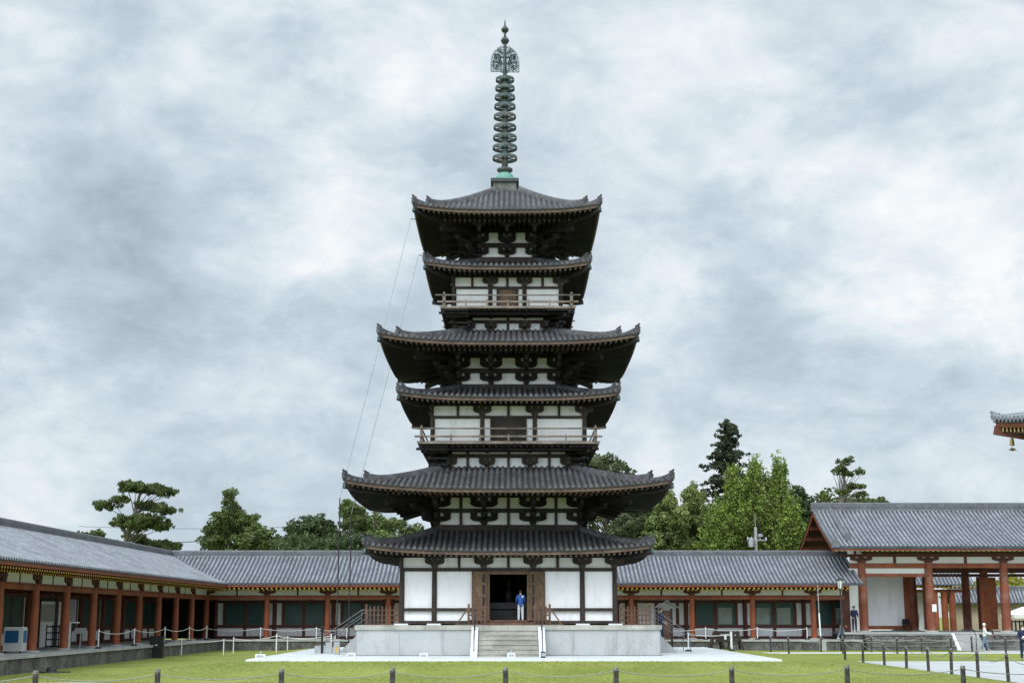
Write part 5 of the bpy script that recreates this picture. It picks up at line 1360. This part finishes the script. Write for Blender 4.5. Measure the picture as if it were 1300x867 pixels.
def tree(name, label, cat, x, y, H, blobs, mt, dens=5, rc=.8, per=60, size=.24, trunk=None, bark='bark', group=None, flat=.7, aspect=1.6, up=0, limbs=8, base=-.3, tr=.3, ragged=0):
    """blobs in coordinates relative to trunk foot"""
    root = empty(name, (x, y, base), label, cat, group)
    C, Rr = blob_clumps(blobs, dens, rc, ragged); C[:, 2] -= base
    o = bpy.data.objects.new('crown', leafmesh('crown', C, Rr, per, size, mt, flat, aspect, up)); col.objects.link(o); o.parent = root
    b = MB(); tp = [Vector(p) for p in (trunk or [(0, 0, 0), (.1, .05, H * .4), (0, .1, H * .75), (.1, 0, H * .93)])]
    tp = [p - Vector((0, 0, base)) if i_ else Vector((p.x, p.y, 0)) for i_, p in enumerate(tp)]
    n = len(tp); b.tube(tp, [tr * (1 - .85 * i_ / (n - 1)) for i_ in range(n)], 8)
    o = b.build('trunk', bark, root, True)
    L_ = sum((tp[i_ + 1] - tp[i_]).length for i_ in range(n - 1))
    def tpt(u):
        d = u * L_
        for i_ in range(n - 1):
            l = (tp[i_ + 1] - tp[i_]).length
            if d <= l: return tp[i_].lerp(tp[i_ + 1], d / l)
            d -= l
        return tp[-1]
    b = MB(); pick = rng.choice(len(C), min(len(C), limbs * 3), replace=False)
    for i_ in pick:
        q_ = Vector(C[i_]); u = min(.95, max(.25, (q_.z * .82) / max(.1, tp[-1].z))); p = tpt(u); mid = p.lerp(q_, .5) + Vector((0, 0, .15 * (q_ - p).length * .5))
        r_ = tr * .28 * (1 - u * .5); b.tube([p, mid, q_], [r_, r_ * .7, r_ * .25], 5)
    b.build('limbs', bark, root, True)
    return root
def T_(px0, py, Y): return at(px0, py, Y)
def pxblob(px0, py0, px1, py1, Y, x, y, dy=0, ry=None):
    """ellipsoid from its outline box at depth Y+dy, relative to trunk foot (x,y)"""
    a_ = at(px0, py1, Y + dy); c_ = at(px1, py0, Y + dy); rx = (c_.x - a_.x) / 2; rz = (c_.z - a_.z) / 2
    return ((a_.x + c_.x) / 2 - x, Y + dy - y, (a_.z + c_.z) / 2, rx, ry or rx * .9, rz)
# the Japanese pine over the left cloister
Y = 118; tx = at(158, 700, Y).x
bl = [pxblob(*b_, Y, tx, Y, dy, ry) for *b_, dy, ry in ((149, 610, 185, 626, 0, 1.6), (170, 611, 204, 627, .4, 1.7), (195, 616, 217, 631, 0, 1.3), (122, 634, 150, 650, .3, 1.2), (145, 630, 165, 638, -.4, .9), (176, 636, 202, 646, .4, 1.3), (195, 640, 222, 653, 0, 1.4), (138, 652, 172, 670, -.4, 1.6), (150, 656, 185, 676, .5, 1.9), (175, 650, 205, 668, -.3, 1.7), (190, 657, 217, 677, .3, 1.5), (165, 652, 190, 672, -1.2, 1.3))]
tk = [at(158, 705, Y), at(161, 680, Y), at(170, 655, Y), at(173, 642, Y), at(178, 628, Y), at(172, 618, Y)]
tk = [(p.x - tx, 0, p.z) for p in tk]
tree('pine_tree', 'tall leaning pine with flat layered foliage pads rising above the left cloister roof', 'pine tree', tx, Y, 12, bl, 'leaf_pine', dens=15, rc=.23, per=34, size=.12, ragged=1, trunk=[(tk[0][0] - .5, 0, 0)] + tk, flat=.75, limbs=12, tr=.30, aspect=2.8, up=1.6, bark='bark_pale')
Y = 122; tx = at(198, 700, Y).x
bl = [pxblob(*b_, Y, tx, Y, 0, 2) for b_ in ((163, 680, 195, 704), (185, 684, 224, 706), (165, 678, 185, 690), (205, 686, 226, 704))]
tree('pine_tree', 'low bushy pine below the leaning pine behind the left cloister roof', 'pine tree', tx, Y, 8, bl, 'leaf_pine', dens=13, rc=.27, per=36, size=.13, ragged=1, aspect=2.4, up=1.6)
Y = 120; tx = at(112, 700, Y).x
tree('pine_tree', 'tips of a small conifer peeping over the left cloister roof at far left', 'pine tree', tx, Y, 8, [pxblob(*b_, Y, tx, Y, 0, 1.5) for b_ in ((98, 675, 118, 695), (108, 673, 132, 700), (95, 684, 112, 700), (136, 684, 146, 700))], 'leaf_pine', dens=12, rc=.28, per=36, size=.14, aspect=2.6, up=2)
# round tree at left
Y = 120; tx = at(303, 705, Y).x
bl = [pxblob(*b_, Y, tx, Y, dy, 3) for *b_, dy in ((262, 655, 300, 690, 0), (285, 645, 325, 680, .5), (300, 660, 345, 700, 0), (256, 675, 290, 705, 0), (270, 648, 310, 672, -1), (289, 628, 299, 655, 0), (291, 624, 297, 640, 0), (320, 668, 355, 704, .5), (280, 670, 330, 708, -1.5))]
tree('broadleaf_tree', 'round dark green tree with a pointed top above the rear cloister at left', 'tree', tx, Y, 12, bl, 'leaf_mid', dens=4.4, rc=.42, per=40, size=.19, limbs=22)
Y = 119; tx = at(395, 705, Y).x
bl = [pxblob(*b_, Y, tx, Y, dy, 2.6) for *b_, dy in ((366, 663, 376, 676, -1), (362, 668, 400, 705, 0), (372, 657, 412, 690, .5), (395, 656, 425, 690, 0), (405, 668, 445, 705, 0), (355, 680, 385, 708, -.6), (378, 680, 430, 710, -1.5))]
tree('broadleaf_tree', 'dense dark broad tree right of the round tree with a bird on top', 'tree', tx, Y, 11, bl, 'leaf_dark', dens=6.5, rc=.42, per=42, size=.18, limbs=14)
Y = 117; tx = at(475, 705, Y).x
bl = [pxblob(*b_, Y, tx, Y, dy, 3) for *b_, dy in ((436, 640, 470, 680, 0), (450, 650, 505, 690, .5), (480, 655, 540, 700, 0), (434, 632, 455, 660, 0), (440, 670, 500, 710, -1), (500, 668, 545, 712, 0))]
tree('broadleaf_tree', 'leafy dark tree just left of the pagoda below its lowest main eave', 'tree', tx, Y, 12, bl, 'leaf_mid', dens=4.4, rc=.42, per=40, size=.19, limbs=20)
v = at(488, 690, 112); tree('shrub', 'small bright yellow-green shrub top beside the second lowest roof corner at left', 'shrub', v.x, 112, 7, [pxblob(479, 674, 497, 700, 112, v.x, 112, 0, 1)], 'leaf_ginkgo', dens=12, rc=.35, per=60, size=.18)
# behind the pagoda
Y = 119; tx = at(770, 705, Y).x
bl = [pxblob(*b_, Y, tx, Y, dy, 3) for *b_, dy in ((735, 576, 775, 620, 0), (745, 578, 800, 615, .5), (780, 594, 808, 625, 0), (730, 620, 800, 680, 0))]
tree('broadleaf_tree', 'tall greyish green tree top showing behind the pagoda right of its waist', 'tree', tx, Y, 14, bl, 'leaf_greyish', dens=5, rc=.38, per=36, size=.19, limbs=22)
Y = 116; tx = at(805, 705, Y).x
bl = [pxblob(*b_, Y, tx, Y, dy, 3) for *b_, dy in ((775, 640, 820, 690, 0), (790, 650, 840, 700, 1), (760, 665, 810, 712, 0), (820, 668, 862, 712, 0), (800, 630, 838, 670, 1))]
tree('broadleaf_tree', 'dark grey-green tree right behind the lowest pagoda roofs', 'tree', tx, Y, 14, bl, 'leaf_greyish', dens=6.5, rc=.42, per=42, size=.18)
for (x0, x1, yt, lab) in ((820, 868, 620, 'pale green feathery bamboo clump nearest to the pagoda on the right'), (862, 900, 618, 'pale green bamboo clump between the pagoda and the tall dark conifer')):
    Y = 114 if x0 < 850 else 117; tx = at((x0 + x1) / 2, 705, Y).x; w = x1 - x0
    bl = [pxblob(x0 + w * a0, y0, x0 + w * a1, y1, Y, tx, Y, dy, 1.7) for a0, a1, y0, y1, dy in ((.2, .8, yt, yt + 40, 0), (0, .6, yt + 25, yt + 62, .5), (.45, 1.05, yt + 22, yt + 60, -.4), (-.05, .5, yt + 50, 712, 0), (.45, 1.1, yt + 50, 712, .6), (.3, .55, yt - 5, yt + 20, 0))]
    tree('bamboo_clump', lab, 'bamboo', tx, Y, 10.5, bl, 'leaf_bamboo', dens=8.5, rc=.40, per=46, size=.16, flat=1.1, aspect=2.6, up=-1.0, tr=.12)
# tall dark conifer: whorled drooping branches
Y = 121; tx = at(929, 705, Y).x; cc = []; rr_ = []
top = at(929, 534, Y).z; 
for i_ in range(230):
    u = rng.uniform(0, 1) ** .9; z = top - u * (top - at(929, 690, Y).z)
    rad = (.25 + 4.2 * u ** .75) * rng.uniform(.35, 1.2); th_ = rng.uniform(0, 2 * PI)
    for q_ in (1, .72, .45):
        cc.append((rad * q_ * math.cos(th_), rad * q_ * math.sin(th_), z - .22 * rad * q_ + rng.normal() * .2)); rr_.append(.27 * rng.uniform(.5, 1.4))
root = empty('conifer_tree', (tx, Y, -.3), 'tallest tree, a dark spiky conifer behind the bright green trees', 'conifer')
o = bpy.data.objects.new('crown', leafmesh('crown', np.array(cc) + np.array([0, 0, .3]), rr_, 20, .16, 'leaf_conifer', .6, 2.2, 0)); col.objects.link(o); o.parent = root
MB().tube([(0, 0, 0), (.1, 0, 9), (0, 0, top + .3)], [.4, .25, .04], 8).build('trunk', 'bark', root, True)
b = MB()
for i_ in range(0, len(cc), 6): b.tube([(0, 0, cc[i_][2] + .5), (cc[i_][0], cc[i_][1], cc[i_][2] + .3)], [.06, .02], 5)
b.build('limbs', 'bark', root)
v = at(897, 624, 120)
# ginkgos: upward spires
def ginkgo(px, ytop, Y, wpx, label, n=95):
    tx = at(px, 705, Y).x; zt_ = at(px, ytop, Y).z; z0 = at(px, 712, Y).z; W = at(px + wpx / 2, 650, Y).x - at(px, 650, Y).x
    cc = []; rr_ = []; br = []
    for i_ in range(n):
        th_ = rng.uniform(0, 2 * PI); u0 = rng.uniform(0, .85); z_s = z0 + u0 * (zt_ - z0) * .8
        rad = W * (1.08 - u0 * .92) * rng.uniform(.3, 1.15); ln = (zt_ - z0) * rng.uniform(.2, .48) * (1 - u0 * .3)
        ex, ey, ez = rad * math.cos(th_), rad * math.sin(th_), min(zt_, z_s + ln)
        br.append(((0, 0, z_s), (ex * .7, ey * .7, z_s + ln * .45), (ex, ey, ez)))
        for q_ in np.linspace(.2, 1, 8):
            cc.append((ex * (q_ ** .8) + rng.normal() * .12, ey * (q_ ** .8) + rng.normal() * .12, z_s + (ez - z_s) * q_ ** 1.25)); rr_.append(.36 * (1.15 - .85 * q_) * rng.uniform(.8, 1.2) + .08)
    for q_ in np.linspace(.3, 1, 16): cc.append((rng.normal() * .15, rng.normal() * .15, z0 + (zt_ - z0) * q_)); rr_.append(.75 * (1.12 - q_) + .12)
    root = empty('ginkgo_tree', (tx, Y, -.3), label, 'ginkgo tree', 'bright green ginkgo trees behind the rear cloister')
    o = bpy.data.objects.new('crown', leafmesh('crown', np.array(cc) + np.array([0, 0, .3]), rr_, 34, .15, 'leaf_ginkgo', 1.2, 1.3, .8)); col.objects.link(o); o.parent = root
    MB().tube([(0, 0, 0), (0, 0, z0 + 3), (0, 0, zt_)], [.3, .2, .03], 8).build('trunk', 'bark', root, True)
    b = MB()
    for p in br: b.tube([Vector(p_) + Vector((0, 0, .3)) for p_ in p], [.07, .05, .015], 5)
    b.build('limbs', 'bark', root)
ginkgo(934, 590, 113, 66, 'bright green ginkgo with a low spiky top directly before the tall dark conifer')
ginkgo(962, 578, 114, 70, 'bright green ginkgo behind the transformer pole')
ginkgo(989, 573, 115, 66, 'tallest bright green ginkgo with a thin pointed top right of the conifer', 95)
ginkgo(1006, 632, 112, 56, 'low bright green ginkgo next to the left gable of the gate', 50)
ginkgo(910, 640, 112, 60, 'low bright green ginkgo nearest to the bamboo', 50)
Y = 122; tx = at(1016, 705, Y).x
tree('broadleaf_tree', 'small dark tree between the ginkgos and the gate roof', 'tree', tx, Y, 12, [pxblob(*b_, Y, tx, Y, 0, 2) for b_ in ((1000, 615, 1022, 650), (1008, 622, 1032, 660), (1004, 640, 1040, 700))], 'leaf_dark', dens=7, rc=.36, per=40, size=.17)
# pine on the right, sparse with crooked trunk
Y = 140; tx = at(1068, 660, Y).x
bl = [pxblob(*b_, Y, tx, Y, dy, 1.2) for *b_, dy in ((1062, 580, 1081, 590, 0), (1057, 590, 1075, 600, 0), (1076, 594, 1091, 606, 0), (1063, 598, 1080, 604, .3), (1075, 613, 1098, 623, 0), (1062, 620, 1078, 630, 0), (1082, 622, 1099, 634, .4))]
tk = [at(px, py, Y) for px, py in ((1066, 660), (1068, 632), (1073, 615), (1071, 604), (1074, 592))]
tree('pine_tree', 'sparse crooked pine standing high above the gate roof', 'pine tree', tx, Y, 18, bl, 'leaf_pine', dens=14, rc=.24, per=28, size=.14, ragged=.8, trunk=[(0, 0, 0)] + [(p.x - tx, 0, p.z) for p in tk], limbs=9, up=1.2, bark='bark_pale', tr=.34)
for px, yt, lab in ((1115, 632, 'small dark tree tip just right of the crooked pine over the gate roof'), (1246, 641, 'tiny tree tip showing over the gate roof ridge at right')):
    Y = 135; tx = at(px, 660, Y).x
    tree('pine_tree', lab, 'pine tree', tx, Y, 12, [pxblob(px - 8, yt, px + 8, yt + 12, Y, tx, Y, 0, 1), pxblob(px - 9, yt + 6, px, yt + 14, Y, tx, Y, 0, 1)], 'leaf_pine', dens=14, rc=.35, per=45, size=.16, up=1.2)
# wooded hill far behind: one continuous mass
def wood(label, pts, Y, mt, rc, size, dens, name='distant_wood'):
    C = []; Rr = []
    for px0, py0, px1, py1 in pts:
        x0, y0_, z0_, rx, ry, rz_ = pxblob(px0, py0, px1, py1, Y, 0, 0, rng.uniform(-3, 3), 4)
        c_, r_ = blob_clumps([(x0, y0_, z0_, rx, ry, rz_)], dens, rc); C.append(c_); Rr.append(r_)
    me = leafmesh(name, np.concatenate(C), np.concatenate(Rr), 50, size, mt, .8)
    o = bpy.data.objects.new(name, me); col.objects.link(o); tag(o, label, 'trees', kind='stuff')
wood('dark wooded slope rising behind the gate roof at right', [(1018, 634, 1060, 690), (1030, 628, 1085, 680), (1060, 630, 1112, 680), (1085, 640, 1130, 690), (1000, 640, 1040, 700), (980, 650, 1010, 700)], 150, 'leaf_mid', 1.0, .34, 1.6)
wood('continuous dark undergrowth behind the rear cloister left of the pagoda', [(350 + 28 * i_, 682 + rng.uniform(-4, 4), 392 + 28 * i_, 714) for i_ in range(7)], 112, 'leaf_dark', .6, .22, 4)
wood('continuous dark undergrowth behind the rear cloister right of the pagoda', [(760 + 30 * i_, 668 + rng.uniform(-6, 6), 806 + 30 * i_, 716) for i_ in range(9)], 119, 'leaf_dark', .7, .24, 3)
wood('yellow-green bushes seen through the gate', [(1228, 738, 1262, 775), (1255, 734, 1300, 772), (1290, 738, 1330, 775), (1205, 742, 1235, 775), (1268, 790, 1300, 802)], 132, 'leaf_yellow', .6, .22, 5, 'hedge')

n_ = 60000
gx = rng.uniform(-24, 25, n_); gy = 43.5 + 16.0 * rng.uniform(0, 1, n_) ** 1.2
ok = ~((gx > 17.0) | ((gx > AX0 - .1) & (gx < AX1 + .1) & (gy > AY0 - .12)) | (gx < -19.2) | (((gx + 14.6) / 2.2) ** 2 + ((gy - 48) / 1.5) ** 2 < 1)); gx, gy = gx[ok], gy[ok]; n_ = len(gx)
dxm = np.maximum(np.maximum(AX0 - gx, 0), gx - AX1); dym = np.maximum(AY0 - gy, 0); tq = np.clip(np.hypot(dxm, dym) / 6, 0, 1); gz = .41 * (1 - tq * tq * (3 - 2 * tq))
th_ = rng.uniform(0, 2 * PI, n_); hh_ = rng.uniform(.006, .02, n_); ww_ = rng.uniform(.02, .05, n_)
v = np.empty((n_, 3, 3)); v[:, 0] = np.stack([gx - ww_ * np.cos(th_), gy - ww_ * np.sin(th_), gz - .005], 1); v[:, 1] = np.stack([gx + ww_ * np.cos(th_), gy + ww_ * np.sin(th_), gz - .005], 1)
v[:, 2] = np.stack([gx + rng.normal(0, .02, n_), gy + rng.normal(0, .02, n_), gz + hh_], 1)
me = bpy.data.meshes.new('grass'); me.vertices.add(n_ * 3); me.vertices.foreach_set('co', v.reshape(-1)); me.loops.add(n_ * 3); me.loops.foreach_set('vertex_index', np.arange(n_ * 3, dtype=np.int32)); me.polygons.add(n_); me.polygons.foreach_set('loop_start', np.arange(0, n_ * 3, 3, dtype=np.int32)); me.update(calc_edges=True)
a_ = me.attributes.new('tint', 'FLOAT', 'FACE'); a_.data.foreach_set('value', rng.uniform(0, 1, n_).astype(np.float32)); me.materials.append(M['leaf_grass'])
o = bpy.data.objects.new('grass', me); col.objects.link(o); tag(o, 'short green grass of the lawn in front of the pagoda', 'grass', kind='stuff')

# ------------------------------------------------------------------ sky and light
w = bpy.data.worlds.new('World'); sc.world = w; w.use_nodes = True; nt = w.node_tree; N = nt.nodes; L = nt.links
for n_ in list(N): N.remove(n_)
SUN_EL, SUN_AZ = R(50), R(200)   # azimuth from +Y clockwise: behind the camera, a little to the left
sd = Vector((math.sin(SUN_AZ) * math.cos(SUN_EL), math.cos(SUN_AZ) * math.cos(SUN_EL), math.sin(SUN_EL)))
tc = N.new('ShaderNodeTexCoord')
def node(t, **kw):
    n_ = N.new(t)
    for k_, v_ in kw.items(): setattr(n_, k_, v_)
    return n_
def vmath(op, a_, b_=None):
    n_ = node('ShaderNodeVectorMath', operation=op)
    for i_, s_ in enumerate((a_, b_)):
        if s_ is None: continue
        if isinstance(s_, (tuple, Vector)): n_.inputs[i_].default_value = tuple(s_)
        else: L.new(s_, n_.inputs[i_])
    return n_
def fmath(op, a_, b_=None, c_=None):
    n_ = node('ShaderNodeMath', operation=op)
    for i_, s_ in enumerate((a_, b_, c_)):
        if s_ is None: continue
        if isinstance(s_, (int, float)): n_.inputs[i_].default_value = s_
        else: L.new(s_, n_.inputs[i_])
    return n_.outputs[0]
D = tc.outputs['Generated']
sep = node('ShaderNodeSeparateXYZ'); L.new(D, sep.inputs[0])
zz = fmath('MAXIMUM', sep.outputs['Z'], 0.0); den = fmath('ADD', zz, .5)
cb_ = node('ShaderNodeCombineXYZ'); L.new(fmath('DIVIDE', sep.outputs['X'], den), cb_.inputs[0]); L.new(fmath('DIVIDE', sep.outputs['Y'], den), cb_.inputs[1]); L.new(fmath('MULTIPLY', zz, 1.5), cb_.inputs[2])
sm = vmath('MULTIPLY', D, (1.0, 1.0, 1.7)).outputs[0]
def wn(scale, det, rough, dist=0, vec=None, off=0):
    n_ = node('ShaderNodeTexNoise'); n_.inputs['Scale'].default_value = scale; n_.inputs['Detail'].default_value = det; n_.inputs['Roughness'].default_value = rough; n_.inputs['Distortion'].default_value = dist
    v_ = vmath('ADD', vec or sm, (off, off * .7, off * .3)).outputs[0]; L.new(v_, n_.inputs['Vector']); return n_
n1 = wn(5.2, 10, .60, .25); n2 = wn(13.0, 9, .60, .5, off=3.1); n3 = wn(2.2, 3, .5, .2, off=7.7)
val = fmath('ADD', fmath('MULTIPLY', fmath('SUBTRACT', n1.outputs[0], .5), 1.15), fmath('MULTIPLY', fmath('SUBTRACT', n2.outputs[0], .5), .8))
n4 = wn(34.0, 7, .62, .4, off=5.5)
val = fmath('ADD', val, fmath('MULTIPLY', fmath('SUBTRACT', n3.outputs[0], .5), .3)); val = fmath('ADD', val, fmath('MULTIPLY', fmath('SUBTRACT', n4.outputs[0], .5), .34))
# warped direction for the larger bright and dark cloud banks
wv = wn(9.0, 6, .6, 0, off=1.3); wsub = vmath('SUBTRACT', wv.outputs['Color'], (.5, .5, .5)); wsc = node('ShaderNodeVectorMath', operation='SCALE'); L.new(wsub.outputs[0], wsc.inputs[0]); wsc.inputs['Scale'].default_value = .16
Dw = vmath('ADD', D, wsc.outputs[0]).outputs[0]
def pdir(x, y): a_, b_ = ray(x, y); return Vector((a_, 1, b_)).normalized()
banks = [(285, 85, 75, .30), (350, 175, 75, .22), (450, 275, 95, .42), (330, 310, 90, .2), (470, 95, 70, .32), (975, 170, 75, .34), (1175, 290, 120, .42), (1270, 330, 100, .25), (900, 90, 110, .12), (30, 60, 90, .15), (1050, 200, 110, .12), (860, 340, 80, .12), (610, 40, 100, .08), (60, 640, 160, .2), (1150, 590, 190, .2), (380, 580, 130, .05), (870, 600, 100, .12),
         (70, 330, 130, -.24), (180, 385, 130, -.2), (450, 190, 70, -.22), (300, 240, 60, -.12), (960, 300, 80, -.22), (880, 235, 90, -.14), (1090, 25, 90, -.14), (1075, 420, 160, -.16), (440, 420, 140, -.14), (240, 480, 160, -.08), (180, 100, 50, -.05), (750, 460, 140, -.1), (1240, 90, 50, -.08), (560, 180, 60, -.08), (700, 250, 80, -.08), (220, 560, 150, -.05), (90, 200, 60, -.1)]
for x, y, r_, amp in banks:
    dn = vmath('DISTANCE', Dw, pdir(x, y)); mr = node('ShaderNodeMapRange', interpolation_type='SMOOTHERSTEP'); L.new(dn.outputs['Value'], mr.inputs[0])
    mr.inputs[1].default_value = 0; mr.inputs[2].default_value = r_ * 1.75 / FPX; mr.inputs[3].default_value = amp * .55; mr.inputs[4].default_value = 0
    val = fmath('ADD', val, mr.outputs[0])
val = fmath('ADD', val, .585)
ramp = node('ShaderNodeValToRGB'); L.new(val, ramp.inputs[0]); e = ramp.color_ramp.elements
e[0].position = .12; e[0].color = (.39, .475, .55, 1); e[1].position = .98; e[1].color = (.97, .985, 1.0, 1)
m_ = e.new(.45); m_.color = (.555, .655, .735, 1); m_ = e.new(.70); m_.color = (.74, .825, .885, 1)
# brighter cloud where the sun stands behind it
dt = vmath('DOT_PRODUCT', D, sd); gl = node('ShaderNodeMapRange', interpolation_type='SMOOTHSTEP'); L.new(dt.outputs['Value'], gl.inputs[0]); gl.inputs[1].default_value = -.1; gl.inputs[2].default_value = 1; gl.inputs[3].default_value = 1; gl.inputs[4].default_value = 3.2
bgc = node('ShaderNodeBackground'); L.new(ramp.outputs[0], bgc.inputs[0]); L.new(gl.outputs[0], bgc.inputs[1])
sk = node('ShaderNodeTexSky', sky_type='NISHITA'); sk.sun_disc = False; sk.sun_elevation = SUN_EL; sk.sun_rotation = SUN_AZ
bgs = node('ShaderNodeBackground'); L.new(sk.outputs[0], bgs.inputs[0]); bgs.inputs[1].default_value = .10
ms = node('ShaderNodeMixShader'); ms.inputs[0].default_value = .97; L.new(bgs.outputs[0], ms.inputs[1]); L.new(bgc.outputs[0], ms.inputs[2])
wo = node('ShaderNodeOutputWorld'); L.new(ms.outputs[0], wo.inputs[0])
sl = bpy.data.lights.new('sun', 'SUN'); sl.energy = 1.5; sl.angle = R(25); sl.color = (1, .97, .93)
so = bpy.data.objects.new('sun', sl); col.objects.link(so); so.rotation_euler = sd.to_track_quat('Z', 'Y').to_euler(); so.location = (0, 0, 60)
vs = sc.view_settings; vs.view_transform = 'Standard'; vs.look = 'None'; vs.exposure = 0; vs.gamma = 1
try: vs.use_curve_mapping = False
except Exception: pass
sc.cycles.max_bounces = 6; sc.cycles.diffuse_bounces = 3; sc.cycles.transparent_max_bounces = 4
